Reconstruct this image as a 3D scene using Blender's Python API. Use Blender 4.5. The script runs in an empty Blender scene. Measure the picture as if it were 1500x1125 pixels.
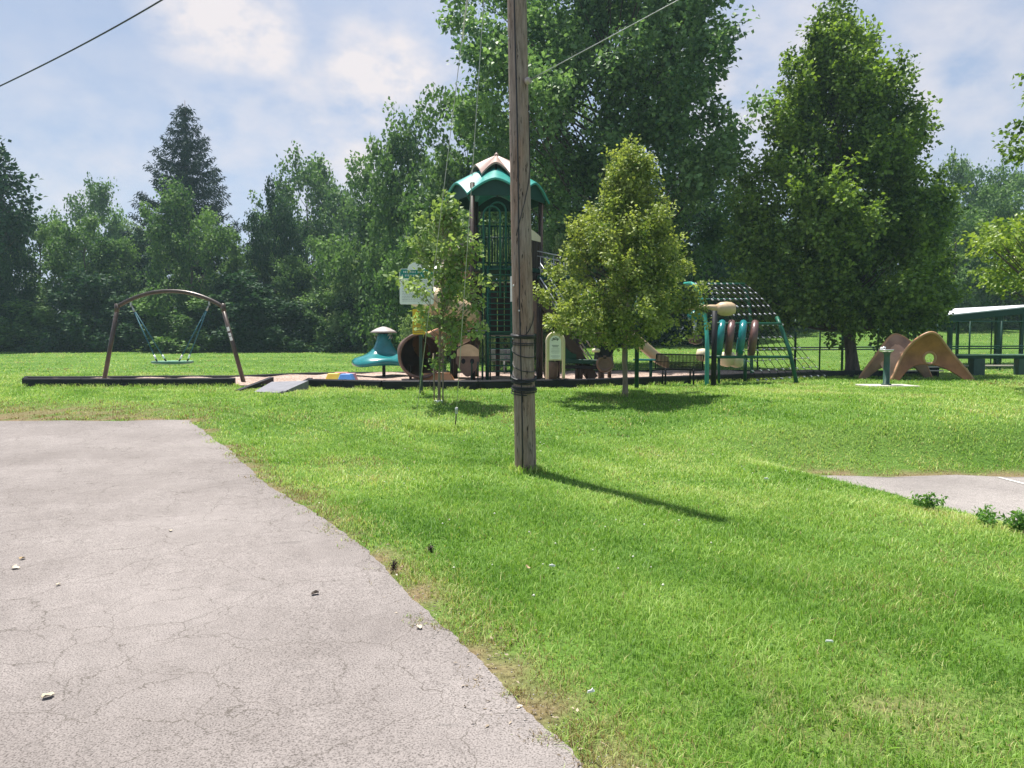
import bpy, math, random
import numpy as np
from mathutils import Vector, Matrix

R = math.radians
scene = bpy.context.scene
COL = scene.collection
random.seed(7)

# ------------------------------------------------------------------ camera
F_PX, HOR, CAMZ = 1083.0, 505.0, 1.6
PITCH = math.atan((562.5 - HOR) / F_PX)
cam_d = bpy.data.cameras.new('camera')
cam = bpy.data.objects.new('camera', cam_d)
COL.objects.link(cam)
cam.location = (0, 0, CAMZ)
cam.rotation_euler = (R(90) - PITCH, 0, 0)
cam_d.sensor_width = 36
cam_d.lens = F_PX / 1500 * 36
cam_d.clip_start = 0.05
cam_d.clip_end = 3000
scene.camera = cam


def ray(px, py):
    a, b = (px - 750) / F_PX, -(py - 562.5) / F_PX
    c, s = math.cos(PITCH), math.sin(PITCH)
    return Vector((a, c + b * s, -s + b * c))


def at(px, py, D):
    d = ray(px, py)
    return Vector((0, 0, CAMZ)) + d * (D / d.y)


def ss(a, b, x):
    t = np.clip((x - a) / (b - a), 0, 1)
    return t * t * (3 - 2 * t)


def lot_edge(y):
    return 4.43 + (10.0 - y) * 0.275


def terrain(x, y):
    x = np.asarray(x, float); y = np.asarray(y, float)
    z = 0.49 * ss(10.0, 18.5, y)
    z = z + (0.9 + 0.8 * ss(-12, 6, x) + 1.3 * ss(8, 30, x)) * ss(29, 74, y)
    lot = ss(-1.3, 0.05, x - lot_edge(y)) * (1 - ss(10.5, 11.9, y))
    z = z + .27 * ss(10.7, 12.0, y) * (1 - ss(13.2, 18, y)) * ss(2.0, 5.0, x)
    z = z * (1 - lot) - 0.25 * lot
    z = z + 0.012 * np.sin(x * 1.3 + 0.4 * y) * np.sin(y * 1.1 + 0.7) * (1 - lot) * ss(-1.0, 2.0, x + 0.55 * y)
    return z


def th(x, y):
    return float(terrain(x, y))


def gnd(px, py, off=0.0):
    d = ray(px, py)
    lo, prev = 0.5, 0.5
    o = Vector((0, 0, CAMZ))
    t = 1.0
    while t < 400:
        p = o + d * t
        if p.z < th(p.x, p.y) + off:
            a, b = prev, t
            for _ in range(30):
                m = (a + b) / 2
                q = o + d * m
                if q.z < th(q.x, q.y) + off: b = m
                else: a = m
            return o + d * b
        prev = t
        t *= 1.02
    return o + d * 400


def gx(px, D, off=0.0):
    x = ray(px, HOR).x / ray(px, HOR).y * D
    return Vector((x, D, th(x, D) + off))


# ------------------------------------------------------------------ noise
def _hash(ix, iy, s):
    v = np.sin(ix * 127.1 + iy * 311.7 + s * 74.7) * 43758.5453
    return v - np.floor(v)


def vnoise(x, y, s=0):
    ix, iy = np.floor(x), np.floor(y)
    fx, fy = x - ix, y - iy
    fx = fx * fx * (3 - 2 * fx); fy = fy * fy * (3 - 2 * fy)
    a = _hash(ix, iy, s); b = _hash(ix + 1, iy, s)
    c = _hash(ix, iy + 1, s); d = _hash(ix + 1, iy + 1, s)
    return a + (b - a) * fx + (c - a) * fy + (a - b - c + d) * fx * fy


def fbm(x, y, s=0, o=3):
    t, a, n = 0, 0.5, 0
    for i in range(o):
        t = t + a * vnoise(x * 2 ** i, y * 2 ** i, s + i)
        n += a; a *= 0.5
    return t / n


# ------------------------------------------------------------------ materials
def nodes_of(name):
    m = bpy.data.materials.new(name)
    m.use_nodes = True
    nt = m.node_tree
    b = nt.nodes['Principled BSDF']
    return m, nt, nt.nodes, nt.links, b


def c4(c): return (c[0], c[1], c[2], 1)


def mat(name, col, rough=0.5, col2=None, var=0.18, scale=6.0, stretch=(1, 1, 1), bump=0.0, metallic=0.0, detail=6, lo=0.35, hi=0.65, spec=0.5, grime=0.0):
    m, nt, N, L, b = nodes_of(name)
    tc = N.new('ShaderNodeTexCoord'); mp = N.new('ShaderNodeMapping')
    mp.inputs['Scale'].default_value = stretch
    L.new(tc.outputs['Object'], mp.inputs['Vector'])
    no = N.new('ShaderNodeTexNoise'); no.inputs['Scale'].default_value = scale
    no.inputs['Detail'].default_value = detail
    no.inputs['Roughness'].default_value = 0.62
    L.new(mp.outputs[0], no.inputs['Vector'])
    cr = N.new('ShaderNodeValToRGB')
    cr.color_ramp.elements[0].position = lo; cr.color_ramp.elements[1].position = hi
    ca = [max(0, v * (1 - var)) for v in col]
    cb = col2 if col2 else [min(1, v * (1 + var)) for v in col]
    cr.color_ramp.elements[0].color = c4(ca); cr.color_ramp.elements[1].color = c4(cb)
    L.new(no.outputs['Fac'], cr.inputs['Fac'])
    L.new(cr.outputs['Color'], b.inputs['Base Color'])
    b.inputs['Roughness'].default_value = rough
    b.inputs['Metallic'].default_value = metallic
    b.inputs['Specular IOR Level'].default_value = spec
    if bump:
        bp = N.new('ShaderNodeBump'); bp.inputs['Strength'].default_value = bump
        bp.inputs['Distance'].default_value = 0.02
        L.new(no.outputs['Fac'], bp.inputs['Height'])
        L.new(bp.outputs[0], b.inputs['Normal'])
    return m


def leaf_mat(name, dark, light, trans, tfac=0.4, rough=0.42, spec=0.35):
    m, nt, N, L, b = nodes_of(name)
    at_ = N.new('ShaderNodeAttribute'); at_.attribute_name = 'tone'
    cr = N.new('ShaderNodeValToRGB')
    cr.color_ramp.elements[0].color = c4(dark); cr.color_ramp.elements[1].color = c4(light)
    L.new(at_.outputs['Fac'], cr.inputs['Fac'])
    L.new(cr.outputs['Color'], b.inputs['Base Color'])
    b.inputs['Roughness'].default_value = rough
    b.inputs['Specular IOR Level'].default_value = spec
    tr = N.new('ShaderNodeBsdfTranslucent')
    mx = N.new('ShaderNodeMix'); mx.data_type = 'RGBA'; mx.blend_type = 'MULTIPLY'
    mx.inputs['Factor'].default_value = 1.0
    L.new(cr.outputs['Color'], mx.inputs[6]); mx.inputs[7].default_value = c4(trans)
    L.new(mx.outputs[2], tr.inputs['Color'])
    ms = N.new('ShaderNodeMixShader'); ms.inputs[0].default_value = tfac
    L.new(b.outputs[0], ms.inputs[1]); L.new(tr.outputs[0], ms.inputs[2])
    L.new(ms.outputs[0], N['Material Output'].inputs['Surface'])
    return m


# ------------------------------------------------------------------ mesh builder
def fast_mesh(name, verts, tris=None, quads=None, tone=None, smooth=False):
    me = bpy.data.meshes.new(name)
    verts = np.asarray(verts, np.float32)
    me.vertices.add(len(verts)); me.vertices.foreach_set('co', verts.ravel())
    loops, starts, off = [], [], 0
    for arr, k in ((quads, 4), (tris, 3)):
        if arr is None or len(arr) == 0: continue
        arr = np.asarray(arr, np.int32)
        loops.append(arr.ravel()); starts.append(off + np.arange(len(arr), dtype=np.int32) * k)
        off += arr.size
    loops = np.concatenate(loops); starts = np.concatenate(starts)
    me.loops.add(len(loops)); me.loops.foreach_set('vertex_index', loops)
    me.polygons.add(len(starts)); me.polygons.foreach_set('loop_start', starts)
    if smooth:
        me.polygons.foreach_set('use_smooth', np.ones(len(starts), bool))
    me.update(calc_edges=True)
    if tone is not None:
        a = me.attributes.new('tone', 'FLOAT', 'POINT')
        a.data.foreach_set('value', np.asarray(tone, np.float32))
    return me


class MB:
    def __init__(self): self.v, self.f, self.s = [], [], []

    def add(self, vs, fs, smooth=False):
        o = len(self.v)
        self.v += [tuple(v) for v in vs]
        for f in fs:
            self.f.append(tuple(i + o for i in f)); self.s.append(smooth)
        return self

    def box(self, c, size, rot=None, taper=1.0):
        hx, hy, hz = size[0] / 2, size[1] / 2, size[2] / 2
        b = min(0.012, hx * .3, hy * .3, hz * .3)
        vs = []
        for sz in (-1, 1):
            k = taper if sz > 0 else 1
            for z, e in (((hz - b) if sz > 0 else -hz, 0), (hz if sz > 0 else -(hz - b), 1)) if sz > 0 else ((-hz, 1), (-(hz - b), 0)):
                ins = b if e else 0
                x, y = hx * k - ins, hy * k - ins
                q = b
                vs += [(x - q, y, z), (x, y - q, z), (x, -y + q, z), (x - q, -y, z), (-x + q, -y, z), (-x, -y + q, z), (-x, y - q, z), (-x + q, y, z)]
        fs = [tuple(range(7, -1, -1))[::-1][::-1]]
        fs = [tuple(range(8))]
        for r in range(3):
            for i in range(8):
                j = (i + 1) % 8
                fs.append((r * 8 + j, r * 8 + i, (r + 1) * 8 + i, (r + 1) * 8 + j))
        fs.append(tuple(24 + i for i in range(7, -1, -1)))
        M = rot.to_matrix() if hasattr(rot, 'to_matrix') else rot
        out = []
        for v in vs:
            p = Vector(v)
            if M is not None: p = M @ p
            out.append(p + Vector(c))
        self.add(out, fs)
        return self

    def bar(self, a, b, w, h, up=(0, 0, 1)):
        a, b = Vector(a), Vector(b)
        d = b - a; ln = d.length
        x = d.normalized(); u = Vector(up)
        if abs(x.dot(u)) > .98: u = Vector((0, 1, 0))
        y = u.cross(x).normalized(); z = x.cross(y)
        M = Matrix((x, y, z)).transposed()
        return self.box((a + b) / 2, (ln, w, h), M)

    def tube(self, pts, r, n=10, caps=True):
        pts = [Vector(p) for p in pts]
        rs = r if isinstance(r, (list, tuple)) else [r] * len(pts)
        rings, prev = [], None
        for i, p in enumerate(pts):
            t = (pts[min(i + 1, len(pts) - 1)] - pts[max(i - 1, 0)]).normalized()
            if prev is None:
                u = Vector((0, 0, 1)) if abs(t.z) < .9 else Vector((1, 0, 0))
                u = (u - t * u.dot(t)).normalized()
            else:
                u = (prev - t * prev.dot(t)).normalized()
            prev = u
            w = t.cross(u)
            rings.append([p + (u * math.cos(2 * math.pi * k / n) + w * math.sin(2 * math.pi * k / n)) * rs[i] for k in range(n)])
        vs = [v for ring in rings for v in ring]
        fs = []
        for i in range(len(pts) - 1):
            for k in range(n):
                k2 = (k + 1) % n
                fs.append((i * n + k, i * n + k2, (i + 1) * n + k2, (i + 1) * n + k))
        self.add(vs, fs, True)
        if caps:
            o = len(self.v) - len(vs)
            self.f.append(tuple(o + k for k in range(n - 1, -1, -1))); self.s.append(False)
            self.f.append(tuple(o + (len(pts) - 1) * n + k for k in range(n))); self.s.append(False)
        return self

    def lathe(self, prof, c=(0, 0, 0), n=24, fn=None):
        c = Vector(c); vs, fs = [], []
        for i, (r, z) in enumerate(prof):
            for k in range(n):
                a = 2 * math.pi * k / n
                rr, zz = (r, z) if fn is None else fn(r, z, a)
                vs.append(c + Vector((rr * math.cos(a), rr * math.sin(a), zz)))
        for i in range(len(prof) - 1):
            for k in range(n):
                k2 = (k + 1) % n
                fs.append((i * n + k, i * n + k2, (i + 1) * n + k2, (i + 1) * n + k))
        fs.append(tuple(range(n - 1, -1, -1)))
        fs.append(tuple((len(prof) - 1) * n + k for k in range(n)))
        self.add(vs, fs, True)
        return self

    def prism(self, outline, y0, y1):
        """outline in (x, z); extruded along y"""
        n = len(outline)
        vs = [Vector((x, y0, z)) for x, z in outline] + [Vector((x, y1, z)) for x, z in outline]
        fs = [tuple(range(n)), tuple(range(2 * n - 1, n - 1, -1))]
        for i in range(n):
            j = (i + 1) % n
            fs.append((j, i, n + i, n + j))
        self.add(vs, fs)
        return self

    def grid(self, P, thick=None):
        """P[i][j] points; smooth sheet, with a shell of thickness thick (list of offset points) if given"""
        ni, nj = len(P), len(P[0])
        vs = [P[i][j] for i in range(ni) for j in range(nj)]
        fs = [(i * nj + j, (i + 1) * nj + j, (i + 1) * nj + j + 1, i * nj + j + 1) for i in range(ni - 1) for j in range(nj - 1)]
        self.add(vs, fs, True)
        return self

    def build(self, name, m, parent=None, recalc=True):
        me = bpy.data.meshes.new(name)
        me.from_pydata([tuple(v) for v in self.v], [], self.f)
        me.polygons.foreach_set('use_smooth', np.array(self.s, bool))
        if recalc:
            import bmesh
            bm = bmesh.new(); bm.from_mesh(me)
            bmesh.ops.recalc_face_normals(bm, faces=bm.faces)
            bm.to_mesh(me); bm.free()
        me.update()
        o = bpy.data.objects.new(name, me)
        COL.objects.link(o)
        if m: me.materials.append(m)
        if parent:
            o.parent = parent
            # geometry was given in world space
            o.matrix_parent_inverse = Matrix.Translation(-Vector(parent.location)) if parent.type == 'EMPTY' else Matrix.Identity(4)
        return o


def tag(o, label, cat, group=None, kind=None):
    o['label'] = label; o['category'] = cat
    if group: o['group'] = group
    if kind: o['kind'] = kind
    return o


def thing(name, label, cat, loc, group=None):
    o = bpy.data.objects.new(name, None)
    COL.objects.link(o); o.location = loc; o.empty_display_size = 0.2
    return tag(o, label, cat, group)


def link(name, me, m, parent=None):
    o = bpy.data.objects.new(name, me); COL.objects.link(o)
    if m and not me.materials: me.materials.append(m)
    if parent: o.parent = parent
    return o


def struct(name, me, m, kind='structure'):
    o = link(name, me, m); o['kind'] = kind
    return o


# ------------------------------------------------------------------ colours
M = {}
M['brown'] = mat('brown_steel', (0.042, 0.026, 0.020), 0.5, var=.15, spec=.3)
M['bronze'] = mat('bronze_steel', (0.062, 0.044, 0.036), 0.32, var=.2, metallic=.2)
M['dgreen'] = mat('dark_green_steel', (0.006, 0.045, 0.030), 0.5, var=.15, spec=.25)
M['green'] = mat('mid_green_steel', (0.008, 0.085, 0.050), 0.45, var=.15, spec=.3)
M['teal'] = mat('teal_plastic', (0.03, 0.27, 0.23), 0.38, var=.12)
M['tealdk'] = mat('blue_green_plastic', (0.012, 0.17, 0.18), 0.22, var=.14)
M['teal_pipe'] = mat('teal_steel', (0.04, 0.30, 0.24), 0.25, var=.12)
M['pink'] = mat('faded_brown_plastic', (0.36, 0.24, 0.20), 0.5, var=.1)
M['tan'] = mat('tan_plastic', (0.50, 0.37, 0.23), 0.45, var=.16, scale=3)
M['orange_tan'] = mat('orange_tan_plastic', (0.50, 0.24, 0.10), 0.4, var=.1)
M['cream'] = mat('cream_plastic', (0.68, 0.60, 0.42), 0.45, var=.06)
M['lav'] = mat('pale_grey_plastic', (0.62, 0.62, 0.70), 0.4, var=.06)
M['maroon'] = mat('maroon_plastic', (0.13, 0.065, 0.06), 0.35, var=.2)
M['brownpl'] = mat('brown_plastic', (0.13, 0.075, 0.055), 0.32, var=.2)
M['black'] = mat('black_plastic', (0.008, 0.008, 0.012), 0.6, var=.35, scale=3, spec=.25)
M['blackrope'] = mat('black_cable', (0.012, 0.012, 0.013), 0.5)
M['white'] = mat('white_plastic', (0.78, 0.78, 0.76), 0.4, var=.05)
M['steel'] = mat('galvanised_steel', (0.42, 0.43, 0.43), 0.4, var=.15, metallic=.7)
M['rope'] = mat('teal_rope', (0.015, 0.10, 0.13), 0.7, scale=40)
M['yellow'] = mat('yellow_plastic', (0.75, 0.52, 0.06), 0.4, var=.08)
M['blue'] = mat('blue_plastic', (0.08, 0.26, 0.62), 0.4, var=.08)
M['red'] = mat('faded_red_plastic', (0.38, 0.13, 0.11), 0.45, var=.1)
M['signgreen'] = mat('sign_green', (0.0, 0.22, 0.17), 0.4, var=.05)
M['signwhite'] = mat('sign_white', (0.86, 0.88, 0.87), 0.4, var=.04)
M['signyellow'] = mat('sign_yellow', (0.80, 0.48, 0.01), 0.4, var=.05)
M['ink'] = mat('dark_ink', (0.05, 0.06, 0.07), 0.6)
M['inkgrey'] = mat('grey_ink', (0.36, 0.38, 0.42), 0.6)
M['concrete'] = mat('concrete', (0.46, 0.43, 0.38), 0.9, var=.2, scale=5, bump=.2)
M['grey'] = mat('grey_rubber', (0.17, 0.17, 0.19), 0.8, var=.15, scale=5)
M['bark'] = mat('bark', (0.095, 0.075, 0.06), 0.9, var=.5, scale=9, stretch=(1, 1, .25), bump=.9)
M['bark_pale'] = mat('young_bark', (0.20, 0.16, 0.11), 0.85, var=.3, scale=14, stretch=(1, 1, .3), bump=.5)
M['terracotta'] = mat('terracotta_plastic', (0.31, 0.11, 0.038), 0.55, var=.3, scale=1.8, col2=(0.40, 0.155, 0.06), bump=.1)
M['mauve'] = mat('mauve_brown_plastic', (0.25, 0.135, 0.10), 0.6, var=.2, scale=2.2, col2=(0.36, 0.22, 0.15))
M['roofwhite'] = mat('pale_roof_metal', (0.72, 0.72, 0.76), 0.45, var=.06)
M['wood_board'] = mat('weathered_board', (0.55, 0.50, 0.42), 0.8, var=.2, scale=6, stretch=(.3, 3, 3))
M['dryleaf'] = mat('dry_leaf', (0.36, 0.26, 0.14), 0.8, var=.3, scale=20)
M['paleleaf'] = mat('pale_dry_leaf', (0.52, 0.45, 0.33), 0.8, var=.25, scale=20)
M['darkleaf'] = mat('dark_dry_leaf', (0.045, 0.03, 0.02), 0.8, var=.3, scale=20)

# pole wood: grey brown, long grain, small dark checks, redder on weathered streaks
m, nt, N, L, b = nodes_of('pole_wood')
tc = N.new('ShaderNodeTexCoord')
def _noise(scale, st, det=8, ro=.6):
    mp = N.new('ShaderNodeMapping'); mp.inputs['Scale'].default_value = st
    L.new(tc.outputs['Object'], mp.inputs['Vector'])
    n = N.new('ShaderNodeTexNoise'); n.inputs['Scale'].default_value = scale; n.inputs['Detail'].default_value = det; n.inputs['Roughness'].default_value = ro
    L.new(mp.outputs[0], n.inputs['Vector']); return n
def _ramp(src, stops):
    c = N.new('ShaderNodeValToRGB')
    e = c.color_ramp.elements
    while len(e) < len(stops): e.new(0.5)
    for i, (p, col) in enumerate(stops): e[i].position = p; e[i].color = c4(col)
    L.new(src, c.inputs['Fac']); return c
def _mul(a, bb, fac=1.0, mode='MULTIPLY'):
    x = N.new('ShaderNodeMix'); x.data_type = 'RGBA'; x.blend_type = mode
    if isinstance(fac, (int, float)): x.inputs['Factor'].default_value = fac
    else: L.new(fac, x.inputs['Factor'])
    for s, k in ((a, 6), (bb, 7)):
        if isinstance(s, tuple): x.inputs[k].default_value = c4(s)
        else: L.new(s, x.inputs[k])
    return x.outputs[2]
g1 = _noise(42, (1, 1, .09), 8, .7); g2 = _noise(3, (1, 1, .3)); g3 = _noise(34, (1, 1, .16), 3)
base = _ramp(g1.outputs['Fac'], [(.30, (0.09, 0.068, 0.053)), (.46, (0.215, 0.168, 0.136)), (.7, (0.33, 0.27, 0.23))])
tint = _ramp(g2.outputs['Fac'], [(.33, (0.98, 0.78, 0.66)), (.55, (1, 1, 1))])
chk = _ramp(g3.outputs['Fac'], [(.33, (0.10, 0.08, 0.08)), (.39, (1, 1, 1))])
L.new(_mul(_mul(base.outputs[0], tint.outputs[0]), chk.outputs[0]), b.inputs['Base Color'])
b.inputs['Roughness'].default_value = .9
bp = N.new('ShaderNodeBump'); bp.inputs['Strength'].default_value = .7; bp.inputs['Distance'].default_value = .012
L.new(g1.outputs['Fac'], bp.inputs['Height']); L.new(bp.outputs[0], b.inputs['Normal'])
M['pole'] = m

# asphalt: pale aggregate, mottling, cracks
def asphalt(name, ca, cb, cracks=True):
    global nt, N, L, tc
    m, nt, N, L, b = nodes_of(name)
    tc = N.new('ShaderNodeTexCoord')
    big = _noise(.55, (1, 1, 1), 5); fine = _noise(120, (1, 1, 1), 2, .65); mid = _noise(9, (1, 1, 1), 5)
    c1 = _ramp(big.outputs['Fac'], [(.35, ca), (.65, cb)])
    agg = _ramp(fine.outputs['Fac'], [(.36, (0.45, 0.44, 0.43)), (.46, (.93, .93, .93)), (.64, (1.24, 1.24, 1.24))])
    md = _ramp(mid.outputs['Fac'], [(.3, (.90, .90, .90)), (.7, (1.05, 1.05, 1.05))])
    col = _mul(_mul(c1.outputs[0], agg.outputs[0]), md.outputs[0])
    if cracks:
        wob = _noise(2.3, (1, 1, 1), 6)
        va = N.new('ShaderNodeVectorMath'); va.operation = 'SCALE'; va.inputs['Scale'].default_value = .42
        L.new(wob.outputs['Color'], va.inputs[0])
        ad = N.new('ShaderNodeVectorMath'); L.new(tc.outputs['Object'], ad.inputs[0]); L.new(va.outputs[0], ad.inputs[1])
        for sc, th_, msc, mlo in ((.9, .0042, .5, .34), (2.1, .0058, .8, .42), (4.4, .0085, .9, .47)):
            vo = N.new('ShaderNodeTexVoronoi'); vo.feature = 'DISTANCE_TO_EDGE'; vo.inputs['Scale'].default_value = sc
            L.new(ad.outputs[0], vo.inputs['Vector'])
            cr = _ramp(vo.outputs['Distance'], [(th_ * .4, (1, 1, 1)), (th_, (0, 0, 0))])
            mk = _noise(msc, (1, 1, 1), 4)
            mr = _ramp(mk.outputs['Fac'], [(mlo, (0, 0, 0)), (mlo + .12, (1, 1, 1))])
            f = N.new('ShaderNodeMath'); f.operation = 'MULTIPLY'
            L.new(cr.outputs[0], f.inputs[0]); L.new(mr.outputs[0], f.inputs[1])
            f2 = N.new('ShaderNodeMath'); f2.operation = 'MULTIPLY'; f2.inputs[1].default_value = .85 if sc < 3 else .6
            L.new(f.outputs[0], f2.inputs[0])
            col = _mul(col, (0.07, 0.06, 0.05), f2.outputs[0], 'MIX')
        # oily tar stains
        st = _noise(2.6, (.5, 2.0, 1), 5)
        sr = _ramp(st.outputs['Fac'], [(.66, (0, 0, 0)), (.76, (.5, .5, .5))])
        col = _mul(col, (0.08, 0.075, 0.07), sr.outputs[0], 'MIX')
    L.new(col, b.inputs['Base Color'])
    b.inputs['Roughness'].default_value = .92; b.inputs['Specular IOR Level'].default_value = .25
    bp = N.new('ShaderNodeBump'); bp.inputs['Strength'].default_value = .55; bp.inputs['Distance'].default_value = .006
    L.new(fine.outputs['Fac'], bp.inputs['Height']); L.new(bp.outputs[0], b.inputs['Normal'])
    return m

M['asphalt'] = asphalt('path_asphalt', (0.178, 0.157, 0.147), (0.250, 0.224, 0.212))
M['lot'] = asphalt('lot_asphalt', (0.21, 0.19, 0.18), (0.285, 0.26, 0.245), False)

# lawn soil/thatch under the blades, also carries the far mown field
m, nt, N, L, b = nodes_of('lawn')
tc = N.new('ShaderNodeTexCoord')
a = _noise(.35, (1, 1, 1), 6); c = _noise(28, (1, 1, 1), 4, .75); d = _noise(.22, (.22, 1.9, 1), 6)
c1 = _ramp(a.outputs['Fac'], [(.3, (0.075, 0.155, 0.025)), (.55, (0.105, 0.195, 0.038)), (.75, (0.145, 0.22, 0.055))])
c2 = _ramp(c.outputs['Fac'], [(.3, (.5, .5, .5)), (.5, (.95, .95, .95)), (.7, (1.35, 1.3, 1.2))])
c3 = _ramp(d.outputs['Fac'], [(.35, (.78, .84, .78)), (.65, (1.18, 1.12, 1.15))])
col = _mul(_mul(c1.outputs[0], c2.outputs[0]), c3.outputs[0])
wa = N.new('ShaderNodeAttribute'); wa.attribute_name = 'wear'
soil = _ramp(c.outputs['Fac'], [(.3, (0.10, 0.07, 0.04)), (.7, (0.30, 0.22, 0.13))])
col = _mul(col, soil.outputs[0], wa.outputs['Fac'], 'MIX')
L.new(col, b.inputs['Base Color']); b.inputs['Roughness'].default_value = .95; b.inputs['Specular IOR Level'].default_value = .1
bp = N.new('ShaderNodeBump'); bp.inputs['Strength'].default_value = .8; bp.inputs['Distance'].default_value = .04
L.new(c.outputs['Fac'], bp.inputs['Height']); L.new(bp.outputs[0], b.inputs['Normal'])
M['lawn'] = m

# wood chips
m, nt, N, L, b = nodes_of('mulch')
tc = N.new('ShaderNodeTexCoord')
vo = N.new('ShaderNodeTexVoronoi'); vo.inputs['Scale'].default_value = 22
mp = N.new('ShaderNodeMapping'); mp.inputs['Scale'].default_value = (1, 1.8, 1); L.new(tc.outputs['Object'], mp.inputs['Vector']); L.new(mp.outputs[0], vo.inputs['Vector'])
rr = _ramp(vo.outputs['Color'], [(.1, (0.22, 0.13, 0.09)), (.5, (0.42, 0.31, 0.25)), (.9, (0.60, 0.50, 0.45))])
big = _noise(.8, (1, 1, 1), 4); br = _ramp(big.outputs['Fac'], [(.35, (.75, .72, .7)), (.65, (1.1, 1.1, 1.1))])
L.new(_mul(rr.outputs[0], br.outputs[0]), b.inputs['Base Color']); b.inputs['Roughness'].default_value = .95
bp = N.new('ShaderNodeBump'); bp.inputs['Strength'].default_value = 1; bp.inputs['Distance'].default_value = .03
L.new(vo.outputs['Distance'], bp.inputs['Height']); L.new(bp.outputs[0], b.inputs['Normal'])
M['mulch'] = m

M['grass'] = leaf_mat('grass_blades', (0.085, 0.205, 0.02), (0.23, 0.165, 0.075), (1.0, 1.0, .6), .40, .5, .25)
_e = [x_ for x_ in M['grass'].node_tree.nodes if x_.type == 'VALTORGB'][0].color_ramp.elements
for p_, c_ in ((.34, (.225, .40, .055)), (.62, (.46, .60, .18)), (.82, (.55, .57, .22)), (.90, (.46, .38, .18))):
    q_ = _e.new(p_); q_.color = c4(c_)
M['leaf_young'] = leaf_mat('young_maple_leaf', (0.05, 0.13, 0.03), (0.36, 0.46, 0.16), (1.3, 1.3, .7), .40, .5, .3)
M['leaf_linden'] = leaf_mat('yellow_edged_leaf', (0.035, 0.10, 0.016), (0.44, 0.50, 0.14), (1.25, 1.25, .6), .36, .5, .3)
M['leaf_maple'] = leaf_mat('maple_leaf', (0.015, 0.058, 0.018), (0.27, 0.40, 0.08), (1.3, 1.3, .5), .36, .5, .3)
M['leaf_big'] = leaf_mat('tall_tree_leaf', (0.022, 0.080, 0.032), (0.25, 0.39, 0.14), (1.3, 1.35, .8), .34, .5, .3)
M['leaf_far'] = leaf_mat('distant_leaf', (0.017, 0.060, 0.022), (0.18, 0.29, 0.08), (1.2, 1.3, .8), .32, .6, .2)
M['leaf_pale'] = leaf_mat('pale_distant_leaf', (0.08, 0.16, 0.06), (0.30, 0.39, 0.17), (1.3, 1.3, .8), .36, .6, .2)
M['leaf_shade'] = leaf_mat('shaded_leaf', (0.010, 0.038, 0.020), (0.065, 0.125, 0.05), (1.1, 1.2, .8), .24, .65, .15)  # darker copy of the distant leaf, shade painted into its colour
M['leaf_lime'] = leaf_mat('lime_leaf', (0.10, 0.19, 0.03), (0.32, 0.40, 0.09), (1.4, 1.4, .6), .4, .4, .4)
M['leaf_rust'] = leaf_mat('dying_leaf', (0.08, 0.045, 0.03), (0.18, 0.09, 0.055), (1.2, 1, .8), .3, .7, .1)
M['needle'] = leaf_mat('needles', (0.010, 0.030, 0.022), (0.04, 0.07, 0.045), (1, 1, 1), .1, .7, .1)
M['weed'] = leaf_mat('weed_leaf', (0.06, 0.17, 0.03), (0.18, 0.33, 0.07), (1.3, 1.3, .6), .4)
M['deadweed'] = leaf_mat('dead_weed_leaf', (0.03, 0.02, 0.014), (0.10, 0.065, 0.045), (1, 1, 1), .1)

# ------------------------------------------------------------------ ground, path, lot, mulch
rng = np.random.default_rng(11)
edge_px = [(870, 1140), (855, 1125), (795, 1060), (735, 1000), (690, 952), (620, 890), (545, 815), (480, 765), (420, 730), (380, 700), (330, 655), (305, 637), (275, 617)]
ep = [gnd(*p) for p in edge_px]
ey = np.array([-8.0, 1.0] + [p.y for p in ep]); ex = np.array([4.9, 1.05] + [p.x for p in ep])
Y_END = ep[-1].y


def path_edge(y):
    y = np.asarray(y, float)
    return np.interp(y, ey, ex) + (fbm(y * 1.6, y * 0 + 3.3, 5) - .5) * .10 + (fbm(y * 9, y * 0 + 1.3, 8, 4) - .5) * .08


def path_end(x):
    x = np.asarray(x, float)
    return Y_END + (fbm(x * 1.1, x * 0 + 2.2, 4) - .5) * .25


def spread(lo, hi, step, far_lo, far_hi, g=1.25):
    c = list(np.arange(lo, hi + 1e-6, step))
    s, v = step, lo
    left = []
    while v > far_lo:
        s *= g; v -= s; left.append(v)
    s, v = step, hi
    right = []
    while v < far_hi:
        s *= g; v += s; right.append(v)
    return np.array(left[::-1] + c + right)


xs = spread(-17, 17, .2, -230, 230); ys = spread(-3, 32, .2, -60, 260)
X, Y = np.meshgrid(xs, ys)
Z = terrain(X, Y)
vid = np.arange(X.size).reshape(X.shape)
quads = np.stack([vid[:-1, :-1], vid[:-1, 1:], vid[1:, 1:], vid[1:, :-1]], -1).reshape(-1, 4)
gm = fast_mesh('ground', np.stack([X.ravel(), Y.ravel(), Z.ravel()], 1), quads=quads, smooth=True)


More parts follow.
